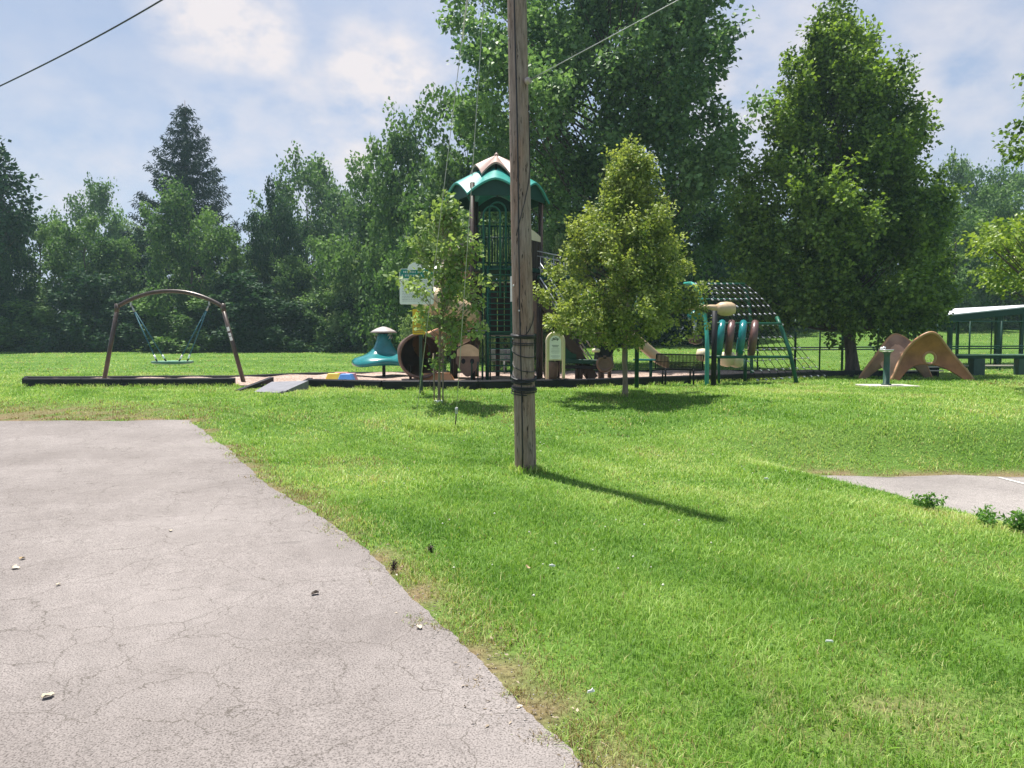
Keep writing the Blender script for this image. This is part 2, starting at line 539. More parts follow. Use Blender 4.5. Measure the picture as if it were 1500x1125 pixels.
def wear_at(x, y):
    """bare soil along the path, along the lot's bank and in the dry corner left of the path end"""
    d = x - path_edge(y)
    n = fbm(x * 1.7, y * 1.7, 21); n2 = fbm(x * 6, y * 6, 27)
    w = (1 - ss(.0, .16 + .75 * n * n2, d)) * ss(.36, .62, n * .6 + .6 * n2)
    w = np.where(y > Y_END + .2, 0, w)
    e = ss(Y_END - .2, Y_END, y) * (1 - ss(Y_END + .8, Y_END + 3.2, y + n * .9)) * (x < -4.4) * ss(-4.6, -8.5, x)
    w = np.maximum(w, .85 * e * ss(.25, .6, n2 + .2))
    lotm = (1 - ss(.0, .35, y - 10.35 - .3 * n)) * (y > 10.2) * (x > 4.1)
    w = np.maximum(w, lotm * .9)
    w = np.maximum(w, .55 * np.exp(-(((x - 1.5) / .7) ** 2 + ((y - 3.2) / .45) ** 2)) * ss(.3, .6, n2))
    w = w * (1 - .85 * ss(.50, .62, fbm(x * 4.2, y * 4.2, 57)))
    return np.clip(w, 0, 1)


wa_ = gm.attributes.new('wear', 'FLOAT', 'POINT')
wa_.data.foreach_set('value', wear_at(X.ravel(), Y.ravel()).astype(np.float32))
struct('ground', gm, M['lawn'])


def dryness(x, y):
    n = fbm(x * 1.1, y * 1.1, 91)
    e = ss(Y_END - .5, Y_END + .1, y) * (1 - ss(Y_END + .9, Y_END + 3.2, y + n * .7)) * ss(-4.2, -8.5, x)
    d = x - path_edge(y)
    f = (1 - ss(.05, .75, d)) * (y < Y_END + .4) * .9
    b = ss(.60, .80, fbm(x * .5, y * .5, 95)) * .45
    k = .5 * (1 - ss(10.4, 11.3, y)) * (y > 10.2) * (x > 4.0)
    return np.clip(np.maximum.reduce([e, f * ss(.3, .6, n), b, k]), 0, 1)


def sheet(name, rows, m, off):
    """rows of equal length of (x, y); draped on the terrain"""
    P = np.array(rows, float)
    Zs = terrain(P[..., 0], P[..., 1]) + off
    V = np.concatenate([P, Zs[..., None]], -1).reshape(-1, 3)
    v = np.arange(P.shape[0] * P.shape[1]).reshape(P.shape[:2])
    q = np.stack([v[:-1, :-1], v[:-1, 1:], v[1:, 1:], v[1:, :-1]], -1).reshape(-1, 4)
    return struct(name, fast_mesh(name, V, quads=q, smooth=True), m)


yy = np.concatenate([np.arange(-8, 1.0, .3), np.arange(1.0, 4.5, .02), np.arange(4.5, 9, .04), np.arange(9, Y_END - .05, .07)])
rows = []
for y in yy:
    e = float(path_edge(y))
    rows.append([(e - (e + 30) * (k / 26.0) ** 1.6, y) for k in range(27)])
last = [(p[0], float(path_end(p[0]))) for p in rows[-1]]
rows.append(last)
sheet('path', rows, M['asphalt'], .014)

rows = []
for y in np.arange(2.0, 10.3, .06):
    e = float(lot_edge(y)) + (vnoise(np.array(y * 3.0), np.array(.5), 3) - .5) * .12
    if y > 9.9: e += (y - 9.9) ** 2 * .4 - .12
    rows.append([(float(e) + 16 * (k / 20.0) ** 1.5, y + (.08 * math.sin(k * 1.7) + .04 * math.sin(k * 4.1) if y > 10.2 else 0)) for k in range(21)])
sheet('parking_lot', rows, M['lot'], .012)
# faded white bay line on the lot
p0, p1 = gnd(1462, 699, .014), gnd(1560, 724, .014)
d = (p1 - p0); n_ = Vector((-d.y, d.x, 0)).normalized() * .032
sheet('painted_line', [[((p0 + d * t + n_ * s).x, (p0 + d * t + n_ * s).y) for s in (-1, 1)] for t in np.linspace(0, 1, 12)], mat('worn_line_paint', (.50, .49, .46), .8, var=.25, scale=14), .018)

front_px = [(28, 566), (36, 567), (120, 567), (240, 567), (345, 566), (400, 568), (450, 568), (560, 571), (700, 571), (860, 568), (1000, 562), (1150, 556), (1250, 552.5), (1355, 550)]
FR = [gnd(*p) for p in front_px]
back_px = [(28, 23.0), (36, 23.3), (120, 23.8), (240, 24.2), (345, 24.6), (400, 25.2), (450, 25.8), (560, 26.6), (700, 27.4), (860, 28.2), (1000, 29.0), (1150, 29.4), (1250, 28.6), (1355, FR[-1].y + .9)]


def front_y(px): return float(np.interp(px, [p[0] for p in front_px], [p.y for p in FR]))
def back_y(px): return float(np.interp(px, [p[0] for p in back_px], [p[1] for p in back_px]))


def mulch_off(px): return .03 + .07 * float(ss(330, 520, px))


rows, offs = [], []
for px in np.linspace(34, 1352, 150):
    f, bk = front_y(px) + .05, back_y(px)
    k_ = ray(px, HOR).x / ray(px, HOR).y
    rows.append([(k_ * y, y) for y in np.linspace(f, bk, 30)])
    offs.append([mulch_off(px) + .03 * math.sin(px * .09 + j * .7) * math.sin(j * .5) for j in range(30)])
P = np.array(rows); Zs = terrain(P[..., 0], P[..., 1]) + np.array(offs)
V = np.concatenate([P, Zs[..., None]], -1).reshape(-1, 3)
v = np.arange(150 * 30).reshape(150, 30)
q = np.stack([v[:-1, :-1], v[1:, :-1], v[1:, 1:], v[:-1, 1:]], -1).reshape(-1, 4)
struct('mulch', fast_mesh('mulch', V, quads=q, smooth=True), M['mulch'])


def mz(px, D):
    p = gx(px, D); return p.z + mulch_off(px)


def on_mulch(px, D):
    p = gx(px, D); return Vector((p.x, p.y, p.z + mulch_off(px)))


# ------------------------------------------------------------------ border timbers
def timber(a, b, top_a, top_b, label, group='black timbers edging the mulch'):
    a, b = Vector(a), Vector(b)
    d = Vector((b.x - a.x, b.y - a.y, 0)); ln = d.length; d.normalize()
    root = thing('border_timber', label, 'timber', (a.x, a.y, top_a - .25), group)
    w = .11
    n_ = Vector((-d.y, d.x, 0))
    # ribbed moulded timber: chamfered cross-section
    prof = [(-w / 2, -.30), (-w / 2, -.03), (-w / 2 + .025, 0), (w / 2 - .025, 0), (w / 2, -.03), (w / 2, -.30)]
    vs = []
    for q, tz in ((a + d * .006, top_a), (b - d * .006, top_b)):
        for s, z in prof:
            p = Vector((q.x, q.y, 0)) + n_ * s
            vs.append((p.x, p.y, tz + z))
    fs = [(i, i + 1, i + 7, i + 6) for i in range(5)] + [(5, 0, 6, 11), tuple(range(5, -1, -1)), tuple(range(6, 12))]
    MB().add(vs, fs).build('timber_body', M['black'], root)
    # stake lug at the joint
    s = MB(); q = a + d * .05
    s.tube([(q.x, q.y, top_a - .02), (q.x, q.y, top_a + .006)], .03, 8)
    s.build('stake_cap', M['black'], root)
    return root


def run(pts, tops, labels):
    """split a polyline into timbers about 1.25 m long"""
    segs = []
    for i in range(len(pts) - 1):
        a, b = pts[i], pts[i + 1]
        n = max(1, round((b - a).length / 1.3))
        for k in range(n):
            segs.append((a.lerp(b, k / n), a.lerp(b, (k + 1) / n), tops[i] + (tops[i + 1] - tops[i]) * k / n, tops[i] + (tops[i + 1] - tops[i]) * (k + 1) / n))
    for i, s in enumerate(segs):
        timber(*s, labels(i, len(segs)))
    return segs


ORD = ['first', 'second', 'third', 'fourth', 'fifth', 'sixth', 'seventh', 'eighth', 'ninth', 'tenth', 'eleventh', 'twelfth', 'thirteenth', 'fourteenth', 'fifteenth', 'sixteenth', 'seventeenth', 'eighteenth', 'nineteenth', 'twentieth', 'twenty-first', 'twenty-second', 'twenty-third', 'twenty-fourth', 'twenty-fifth', 'twenty-sixth', 'twenty-seventh', 'twenty-eighth']
TOP = .235
ptsA = [FR[i] for i in (1, 2, 3, 4)]
run(ptsA, [p.z + TOP for p in ptsA], lambda i, n: f'black front border timber below the arch swing, {ORD[i]} from the left end')
ptsB = [FR[i] for i in range(6, 14)]
topsB = [p.z + TOP for p in ptsB]; topsB[-1] -= .06
run(ptsB, topsB, lambda i, n: f'black front border timber at the lawn, {ORD[i]} right of the ramp')
bx = [gx(px, D) for px, D in back_px]
btop = [at(px, py, D).z for (px, D), py in zip(back_px, [551, 551, 551, 551, 550, 547.5, 545.5, 544.5, 543.5, 542.5, 542, 544, 546, 547])]
btop = [max(t, p.z + .1) for t, p in zip(btop, bx)]
run(bx[1:7], btop[1:7], lambda i, n: f'black back border timber behind the arch swing, {ORD[i]} from the left end')
run(bx[6:], btop[6:], lambda i, n: f'black back border timber behind the play equipment, {ORD[i]} right of the swing')
run([FR[1], bx[1]], [FR[1].z + TOP, btop[1]], lambda i, n: f'black border timber along the left end of the mulch, {ORD[i]} from the front')

# ramp into the mulch
a, b = gnd(352, 573), gnd(400, 562, .1)
root = thing('access_ramp', 'grey access ramp with dark side curbs leading over the border into the mulch', 'ramp', gnd(410, 574))
mb = MB()
A, B, C, D_ = gnd(372, 575), gnd(412, 576.5), gnd(452, 561, .16), gnd(398, 562, .1)
def wedge(P, zt, thick=.05):
    top = [Vector((p.x, p.y, z)) for p, z in zip(P, zt)]
    bot = [Vector((p.x, p.y, min(z - thick, th(p.x, p.y) - .05))) for p, z in zip(P, zt)]
    n = len(P)
    return top + bot, [tuple(range(n)), tuple(range(2 * n - 1, n - 1, -1))] + [((i + 1) % n, i, n + i, n + (i + 1) % n) for i in range(n)]
mb.add(*wedge([A, B, C, D_], [A.z + .02, B.z + .02, C.z + .06, D_.z + .05]))
mb.build('ramp_plate', M['grey'], root)
for (p, q, zp, zq) in ((gnd(348, 573), gnd(398, 566), .03, .25), (gnd(412, 577), gnd(455, 567), .03, .245)):
    mb = MB(); dd = (q - p); dd.z = 0; nn = Vector((-dd.y, dd.x, 0)).normalized() * .06
    mb.add(*wedge([p - nn, q - nn, q + nn, p + nn], [p.z + zp, q.z + zq, q.z + zq, p.z + zp], .2))
    mb.build('side_curb', M['black'], root)

# ------------------------------------------------------------------ utility pole with cable
pb = gnd(770, 690)
PD = pb.y
ptop = at(757, 0, PD)
ax = (ptop - pb) / (ptop.z - pb.z)


def paxis(z): return Vector((pb.x, pb.y, pb.z)) + ax * (z - pb.z)


POLE_H = 10.6
def prad(z): return .136 - .0032 * (z - pb.z)


root = thing('utility_pole', 'tall weathered wooden utility pole wrapped in black cable, standing on the lawn', 'utility pole', pb)
mb = MB()
zsn = np.linspace(pb.z - .3, POLE_H, 60)
n = 40
vs, fs = [], []
for i, z in enumerate(zsn):
    c_ = paxis(z)
    for k in range(n):
        a_ = 2 * math.pi * k / n
        # a shallow drying split and slightly uneven round
        r_ = prad(z) * (1 + .012 * math.sin(3 * a_ + z * .4) + .006 * math.sin(7 * a_ + z * 1.3))
        dsp = abs(((a_ - (-math.pi / 2 - .55 + .05 * math.sin(z * .8))) + math.pi) % (2 * math.pi) - math.pi)
        r_ -= .012 * max(0, 1 - dsp / .10)
        vs.append((c_.x + r_ * math.cos(a_), c_.y + r_ * math.sin(a_), z))
for i in range(len(zsn) - 1):
    for k in range(n):
        k2 = (k + 1) % n
        fs.append((i * n + k, i * n + k2, (i + 1) * n + k2, (i + 1) * n + k))
fs.append(tuple((len(zsn) - 1) * n + k for k in range(n)))
mb.add(vs, fs, True)
mb.build('pole_shaft', M['pole'], root)


def on_pole(ang, z, off=.008):
    c_ = paxis(z); r_ = prad(z) + off
    return Vector((c_.x + r_ * math.cos(ang), c_.y + r_ * math.sin(ang), z))


def zp(py): return at(760, py, PD - .13).z


# down lead stapled along the front
mb = MB()
mb.tube([on_pole(-math.pi / 2 - .28 + .035 * math.sin(z * 1.9) + (.05 if z > 2.2 else 0), z, .005) for z in np.linspace(zp(684), POLE_H - .2, 90)], .0085, 6)
mb.build('down_lead', M['blackrope'], root)
# thin loose wire slanting round the upper pole
mb = MB()
mb.tube([on_pole(-math.pi / 2 + 1.25 - 1.75 * t, zp(245) + (zp(345) - zp(245)) * t, .007) for t in np.linspace(0, 1, 40)], .005, 6)
mb.tube([on_pole(-math.pi / 2 + 1.25, z, .007) for z in np.linspace(zp(245), zp(150), 14)], .005, 6)
mb.build('loose_wire', M['blackrope'], root)
# cable wraps
rnd = random.Random(3)
mb = MB()
def wrap(z0, z1, turns, r, ph, dz=.0, off=.008):
    pts = []
    nn = int(26 * turns)
    for i in range(nn + 1):
        t = i / nn
        pts.append(on_pole(ph + 2 * math.pi * turns * t, z0 + (z1 - z0) * t + dz * math.sin(2 * math.pi * turns * t + ph), off + .004 * math.sin(9 * t)))
    mb.tube(pts, r, 6)
wrap(zp(488), zp(497), 2.5, .010, .4, .012, .010)
wrap(zp(492), zp(490), 1.6, .009, 2.0, .02, .02)
wrap(zp(500), zp(506), 2.2, .006, 1.0, .015)
wrap(zp(510), zp(552), 2.0, .0055, 2.6, .05)
wrap(zp(540), zp(556), 1.0, .0055, .2, .07)
wrap(zp(552), zp(560), 2.6, .009, 1.7, .03, .012)
wrap(zp(556), zp(552), 2.2, .008, 3.0, .045, .022)
wrap(zp(566), zp(572), 3.2, .010, .9, .012, .010)
wrap(zp(569), zp(577), 2.4, .008, 2.4, .018, .024)
mb.tube([on_pole(-math.pi / 2 + .2 + 1.3 * t, zp(490) + (zp(455) - zp(490)) * t ** 1.3, .012) for t in np.linspace(0, 1, 16)], .006, 6)
mb.build('wrapped_cable', M['blackrope'], root)
# insulator knob
kz = zp(118)
mb = MB(); k0 = on_pole(-math.pi / 2 + .75, kz, -.01); kd = (k0 - paxis(kz)); kd.z = 0; kd.normalize()
mb.tube([k0, k0 + kd * .03, k0 + kd * .035, k0 + kd * .06, k0 + kd * .065, k0 + kd * .095], [.018, .018, .04, .045, .03, .026], 14)
mb.build('insulator', mat('porcelain', (0.36, 0.30, 0.27), .3), root)
kn = k0 + kd * .06
for py, an in ((53, -2.6), (160, -.3), (455, -1.9), (496, -2.7), (418, -2.5), (160, -2.75)):
    q = on_pole(an, zp(py), -.005); o_ = (q - paxis(q.z)); o_.z = 0; o_.normalize()
    MB().tube([q, q + o_ * .02], .012, 6).build('staple', M['steel'], root)


def wire(name, label, pts, r, m, cat='wire', group=None):
    o = MB().tube(pts, r, 6).build(name, m)
    return tag(o, label, cat, group)


gtop = paxis(10.0)
ga = gnd(609, 613)
def sagged(a, b, s, n=30):
    a, b = Vector(a), Vector(b)
    return [a.lerp(b, t) - Vector((0, 0, s * 4 * t * (1 - t))) for t in np.linspace(0, 1, n)]
wire('guy_wire', 'thin steel guy wire slanting from the grass left of the sapling to the pole top', sagged(ga - Vector((0, 0, .05)), gtop, .02), .0055, M['steel'], group='guy wires of the utility pole')
gb = gnd(667, 627)
root = thing('guy_wire', 'steel guy wire right of the sapling with a clamp and anchor rod near the grass', 'wire', gb, 'guy wires of the utility pole')
g2t = paxis(10.3)
dirn = (g2t - gb).normalized()
MB().tube(sagged(gb + dirn * .25, g2t, .02), .0055, 6).build('strand', M['steel'], root)
MB().tube([gb - dirn * .1, gb + dirn * .3], .012, 8).build('anchor_rod', M['bronze'], root)
mb = MB(); mb.box(gb + dirn * .33, (.05, .03, .10)); mb.tube([gb + dirn * .28, gb + dirn * .40], .02, 8)
mb.build('clamp', M['steel'], root)
# guard on the upper part of the first guy
wire('service_wire', 'thin pale wire running up to the right from the knob on the pole', sagged(kn, at(988, 0, PD - 1.0) + (at(988, 0, PD - 1.0) - kn) * 3.2, .03), .006, M['steel'])
ct = paxis(9.6)
cA, cB = at(0, 126, 21), at(237, 0, 17.2)
# quadratic through pole top, cB, cA
def quad3(p0, t1, p1, p2, ts):
    out = []
    for t in ts:
        l0 = (t - t1) * (t - 1) / ((0 - t1) * (0 - 1)); l1 = t * (t - 1) / (t1 * (t1 - 1)); l2 = t * (t - t1) / (1 - t1)
        out.append(p0 * l0 + p1 * l1 + p2 * l2)
    return out
wire('overhead_cable', 'black twisted overhead cable sagging across the upper left sky', quad3(ct, .68, cB, cA, np.linspace(0, 1.5, 50)), .019, M['blackrope'], 'cable')
wire('guard_strand', 'pale steel strand running beside the guy wire high above the sapling', [at(677, 62, PD + 1.4), at(681, 25, PD + 1.2), at(685, 0, PD + 1.1), at(694, -70, PD + .8)], .012, mat('pale_sleeve', (.5, .5, .46), .5))

# ------------------------------------------------------------------ arch swing
SD = 21.5
root = thing('swing_frame', 'bronze arched swing frame with two splayed legs standing in the mulch', 'swing frame', on_mulch(255, SD))
def S(px, py, D=SD): return at(px, py, D)
mb = MB()
arch = []
for t in np.linspace(-1, 1, 30):
    px = 249 + 77 * t; py = 426.5 + 22.5 * (abs(t) ** 2.1)
    arch.append(S(px, py))
mb.tube(arch, .056, 14).build('arch_beam', M['bronze'], root)
for (fx, fy, tx, ty, D2) in ((151, 557, 173, 446, SD - .1), (358, 558, 325, 446, SD - .2)):
    foot = S(fx, fy, D2); foot.z = mz(fx, D2) - .1
    leg = MB().tube([foot, S(tx, ty)], [.063, .058], 14).build('leg', M['bronze'], root)
    j = S(tx, ty); MB().tube([j + Vector((-.03 if tx < 250 else .03, 0, .02)), j - (j - foot).normalized() * .22], .068, 14).build('joint_collar', M['bronze'], root)
for py in (482, 490, 496):
    t = (py - 446) / (558 - 446); p = S(325 + 33 * t, py, SD - .2 * t)
    d_ = Vector((33, 0, -112)).normalized()
    MB().bar(p - d_ * (.06 if py != 490 else .045) - Vector((0, .064, 0)), p + d_ * (.06 if py != 490 else .045) - Vector((0, .064, 0)), .01, .075, up=(1, 0, .3)).build('warning_sticker', M['white'], root)
root = thing('disc_swing', 'green disc swing seat hanging on two pairs of teal ropes under the arch', 'swing', S(253, 530))
c_ = S(253, 531.5)
mb = MB(); mb.lathe([(.0, -.045), (.25, -.042), (.46, -.03), (.56, -.005), (.575, .02), (.56, .045), (.50, .05), (.3, .04), (.0, .038)], c_, 40)
mb.build('seat', mat('seat_green', (0.05, 0.22, 0.13), .4), root)
mb = MB(); mb.lathe([(.50, .040), (.545, .055), (.57, .05), (.55, .035)], c_, 40)
mb.build('seat_rim', mat('pale_green_rim', (.35, .55, .42), .35), root)
for (tx, ty, bx_, by, s) in ((192, 447, 237, 527, -1), (307, 445, 268, 527, 1)):
    a_ = S(tx, ty); 
    hang = MB(); hang.box(a_ + Vector((0, 0, .02)), (.05, .06, .12)); hang.build('hanger', M['steel'], root)
    for dy in (-.28, .28):
        b_ = Vector((S(bx_, by).x, SD + dy, c_.z + .03))
        u = (b_ - a_)
        MB().tube([a_ + u * .02, a_ + u * .14], .014, 8).build('chain_end', M['steel'], root)
        MB().tube([a_ + u * .12, a_ + u * .9], .016, 8).build('rope', M['rope'], root)
        MB().tube([a_ + u * .88, a_ + u * .945], .025, 8).build('sleeve', M['white'], root)
        MB().tube([a_ + u * .94, a_ + u * .995], .022, 8).build('socket', M['black'], root)

# ------------------------------------------------------------------ spinner
c_ = on_mulch(562, 23.8)
root = thing('spinner', 'teal flared stand-on spinner with a small brown umbrella cap', 'spinner', c_)
def sz(py): return at(562, py, 23.8).z
MB().tube([c_ - Vector((0, 0, .1)), Vector((c_.x, c_.y, sz(487)))], .055, 12).build('post', M['brown'], root)
zb, zt = sz(535), sz(489)
def pet(r, z, a):
    k = min(1, max(0, (r - .18) / .85))
    lob = math.cos(4 * (a + .5))
    return r * (1 + .07 * k * lob), z + .10 * k * (1 - k) * 2.4 * lob - .05 * k * lob
Hh = zt - zb
prof = [(.10, zb + .03), (.9, zb), (1.04, zb + .01), (1.08, zb + .06), (1.06, zb + .12), (.98, zb + .20), (.84, zb + .27), (.70, zb + .30), (.56, zb + .36), (.44, zb + .46), (.34, zb + .58), (.27, zb + .72), (.22, zb + .85), (.19, zt - .02), (.17, zt), (.02, zt)]
MB().lathe(prof, (c_.x, c_.y, 0), 64, pet).build('body', M['tealdk'], root)
MB().lathe([(.14, zt - .02), (.16, zt + .05), (.14, zt + .08)], (c_.x, c_.y, 0), 20).build('collar', M['black'], root)
def cap(r, z, a): return r * (1 + .03 * math.cos(6 * a)), z
zc = sz(488)
MB().lathe([(.05, zc + .0), (.40, zc + .01), (.43, zc + .025), (.36, zc + .07), (.22, zc + .15), (.08, zc + .2), (.01, zc + .21)], (c_.x, c_.y, 0), 36, cap).build('cap', mat('weathered_cap', (.36, .32, .31), .55, var=.15), root)
for k in range(4):
    a_ = k * math.pi / 2 + .8
    q = Vector((c_.x + .22 * math.cos(a_), c_.y + .22 * math.sin(a_), zt - .06)); o_ = Vector((math.cos(a_), math.sin(a_), 0))
    MB().tube([q, q + o_ * .10 + Vector((0, 0, .05)), q + o_ * .13 - Vector((0, 0, .04)), q + o_ * .04 - Vector((0, 0, .12))], .016, 8).build('grab_handle', M['steel'], root)

# ------------------------------------------------------------------ stepping pods
def frustum(px, D, w, h, t, col, label, rotz):
    p = on_mulch(px, D)
    o = MB()
    o.box((0, 0, h / 2), (w, w, h), None, t)
    ob = o.build('stepping_pod', col)
    ob.location = p - Vector((0, 0, .03)); ob.rotation_euler = (0, 0, rotz)
    tag(ob, label, 'stepping pod', 'coloured stepping pods beside the spinner')
frustum(488.5, 20.4, .46, .27, .62, M['yellow'], 'yellow tapered stepping pod beside the blue one on the mulch', .03)
frustum(507, 20.25, .45, .255, .62, M['blue'], 'blue tapered stepping pod beside the yellow one on the mulch', -.04)
frustum(500, 20.95, .55, .28, .66, M['red'], 'faded red tapered stepping pod behind the blue and yellow ones', .1)
frustum(513, 20.75, .40, .255, .66, mat('mauve_pod', (.36, .17, .20), .45), 'dusky pink stepping pod with only its side showing behind the blue one', .1)

# ------------------------------------------------------------------ play structure
TD = 22.5
T0 = gx(727.5, TD); Tg = mz(727, TD)
TX = T0.x
root = thing('play_structure', 'tall play tower with a teal scalloped roof, ladders, stairs and tube slide', 'play structure', (TX, TD, Tg))
FD = TD - 1.15
def tz(py, D=FD): return at(727, py, D).z
def tx(px, D=FD): return at(px, HOR, D).x
Rh = 1.33
HV = [Vector((TX + Rh * math.cos(R(60 * k)), TD + Rh * math.sin(R(60 * k)), 0)) for k in range(6)]
zdk, zlow = tz(389), tz(486)
zpost = tz(283)
for v_ in HV:
    MB().tube([(v_.x, v_.y, Tg - .15), (v_.x, v_.y, zpost + .3)], .072, 12).build('post', M['brown'], root)

def hexdeck(z, h, r, m, name):
    o = MB(); n = 6
    vs = [(TX + r * math.cos(R(60 * k)), TD + r * math.sin(R(60 * k)), zz) for zz in (z - h, z) for k in range(6)]
    o.add(vs, [tuple(range(5, -1, -1)), tuple(range(6, 12))] + [(k, (k + 1) % 6, 6 + (k + 1) % 6, 6 + k) for k in range(6)])
    o.build(name, m, root)
hexdeck(zdk, .11, 1.36, M['dgreen'], 'upper_deck')
hexdeck(zlow, .10, 1.36, M['dgreen'], 'lower_deck')

def roof(zv, zm, za, r, inner, m, name, parent, bul):
    o = MB(); ns, ntt = 16, 9
    for k in range(6):
        a0, a1 = R(60 * k), R(60 * (k + 1))
        v0 = Vector((r * math.cos(a0), r * math.sin(a0))); v1 = Vector((r * math.cos(a1), r * math.sin(a1)))
        for side in (0, 1):
            P = []
            for i in range(ns + 1):
                s = i / ns
                e2 = v0.lerp(v1, s)
                u = abs(2 * s - 1)
                ez = zv + (zm - zv) * (1 - u ** 1.6)
                row = []
                for j in range(ntt + 1):
                    t = j / ntt * (1 - inner)
                    p2 = e2 * (1 - t)
                    z = ez * (1 - t) + za * t + bul * math.sin(math.pi * t) * (1 - .4 * u)
                    row.append(Vector((TX + p2.x, TD + p2.y, z - (.035 if side else 0))))
                P.append(row)
            o.grid(P)
        # rim strip (fascia) hanging under the edge
        P = []
        for i in range(ns + 1):
            s = i / ns; e2 = v0.lerp(v1, s); u = abs(2 * s - 1)
            ez = zv + (zm - zv) * (1 - u ** 1.6)
            P.append([Vector((TX + e2.x * f, TD + e2.y * f, ez + dz)) for f, dz in ((1, 0), (1.004, -.02), (1.0, -.05), (.985, -.06))])
        o.grid(P)
    return o.build(name, m, parent)
rf = roof(tz(283, TD - 1.35), tz(260, TD - 1.35), tz(238, TD), 1.60, .0, M['teal'], 'roof', root, .015)
roof(tz(254, TD - .7), tz(237, TD - .7), tz(227, TD), .84, .0, M['pink'], 'roof_cap', rf, .01)
MB().lathe([(.07, tz(228, TD) - .03), (.06, tz(227, TD) + .02), (.01, tz(226, TD) + .05)], (TX, TD, 0), 12).build('finial', M['pink'], rf)
zv_, zm_ = tz(283, TD - 1.35), tz(260, TD - 1.35)
for k in range(6):
    v0 = Vector((math.cos(R(60 * k)), math.sin(R(60 * k)))); v1 = Vector((math.cos(R(60 * k + 60)), math.sin(R(60 * k + 60))))
    vs = []
    for rr2 in (1.49, 1.45):
        for i in range(15):
            s_2 = .015 + .97 * i / 14; e2 = v0.lerp(v1, s_2) * rr2; u = abs(2 * s_2 - 1)
            vs += [(TX + e2.x, TD + e2.y, zv_ - .05), (TX + e2.x, TD + e2.y, zv_ + (zm_ - zv_) * (1 - u ** 1.6) - .01)]
    fs = []
    for i in range(14):
        a = 2 * i; fs += [(a, a + 2, a + 3, a + 1), (30 + a, 30 + a + 1, 30 + a + 3, 30 + a + 2), (a, 30 + a, 30 + a + 2, a + 2)]
    MB().add(vs, fs).build('gable_panel', M['dgreen'], rf)
for k in range(6):
    a0 = R(60 * k + 30)
    e2 = Vector((1.36 * math.cos(a0), 1.36 * math.sin(a0)))
    MB().tube([(TX + e2.x * .95, TD + e2.y * .95, tz(262, TD - 1.35)), (TX + e2.x * .15, TD + e2.y * .15, tz(240, TD))], .03, 8).build('roof_rib', M['dgreen'], rf)

# guard panels on the upper deck
def guard(p, q, z0, z1, nb, m, name='guard_panel', bar=.016, rail=.026):
    o = MB()
    p, q = Vector((p[0], p[1], 0)), Vector((q[0], q[1], 0))
    o.tube([p + Vector((0, 0, z1)), q + Vector((0, 0, z1))], rail, 8)
    o.tube([p + Vector((0, 0, z0)), q + Vector((0, 0, z0))], rail, 8)
    for i in range(nb):
        c = p.lerp(q, (i + .5) / nb)
        o.tube([c + Vector((0, 0, z0)), c + Vector((0, 0, z1))], bar, 6)
    return o.build(name, m, root)
zr = tz(331)
guard((tx(699), FD), (tx(718), FD), zdk + .08, zr, 4, M['dgreen'])
guard((tx(743), FD), (tx(757), FD), zdk + .08, zr, 3, M['dgreen'])
guard((tx(714), FD + .05), (tx(744), FD + .05), zdk + .08, zr, 7, M['dgreen'], 'gate_panel')
guard(HV[1][:2], HV[2][:2], zdk + .08, zr, 9, M['dgreen'])
guard(HV[2][:2], HV[3][:2], zdk + .08, zr, 7, M['brown'])
guard(HV[0][:2], HV[1][:2], zdk + .08, zr, 7, M['brown'])
# entry loops over the ladder
for (xa, xb, pyt, dy) in ((717.5, 741, 297, 0), (709, 733, 304, -.12)):
    xa_, xb_ = tx(xa), tx(xb); rr_ = (xb_ - xa_) / 2; top = tz(pyt)
    pts = [(xa_, FD - .06 + dy, zdk - .9)]
    pts += [((xa_ + xb_) / 2 - rr_ * math.cos(t), FD - .06 + dy, top - rr_ + rr_ * math.sin(t)) for t in np.linspace(0, math.pi, 14)]
    pts += [(xb_, FD - .06 + dy, zdk - .9)]
    MB().tube(pts, .028, 10).build('entry_loop', M['green'], root)
# ladder: stringers and rungs from the deck to the mulch
la = []
x0, x1 = tx(715), tx(749)
yl = FD - .14
for x_ in (x0, x1):
    MB().tube([(x_, yl - .05, Tg - .1), (x_, yl, zlow), (x_, yl, zdk - .03)], .034, 10).build('ladder_stringer', M['green'], root)
npn = 19
for i in range(npn):
    z = Tg + .25 + (zdk - .12 - Tg - .25) * i / (npn - 1)
    MB().tube([(x0, yl - .03, z), (x1, yl - .03, z)], .017, 8).build('rung', M['green'], root)
# vertical bars & panels below the deck
o = MB()
for px in (707, 712, 718, 753):
    o.tube([(tx(px), FD + .02, Tg - .1), (tx(px), FD + .02, zdk - .05)], .022, 8)
o.build('support_bars', M['dgreen'], root)
# solid slatted walls on the right-hand side of the tower, under the upper deck
def slats(p, q, z0, z1, n, m, name):
    o = MB(); p = Vector((p[0], p[1], 0)); q = Vector((q[0], q[1], 0)); d = (q - p) / n
    for i in range(n):
        a = p + d * (i + .06); b = p + d * (i + .94)
        o.bar(a.lerp(b, .0) + Vector((0, 0, (z0 + z1) / 2)), b + Vector((0, 0, (z0 + z1) / 2)), .03, z1 - z0)
    return o.build(name, m, root)
slats(HV[5][:2], HV[0][:2], zlow + .06, zdk - .14, 9, M['brown'], 'slat_wall')
slats(HV[0][:2], HV[1][:2], zlow + .06, zdk - .14, 9, M['brown'], 'slat_wall')
slats(HV[1][:2], HV[2][:2], zlow + .06, zdk - .3, 6, M['brown'], 'slat_wall')
slats(HV[5][:2], HV[0][:2], zdk + .02, tz(347), 8, M['brown'], 'slat_rail')
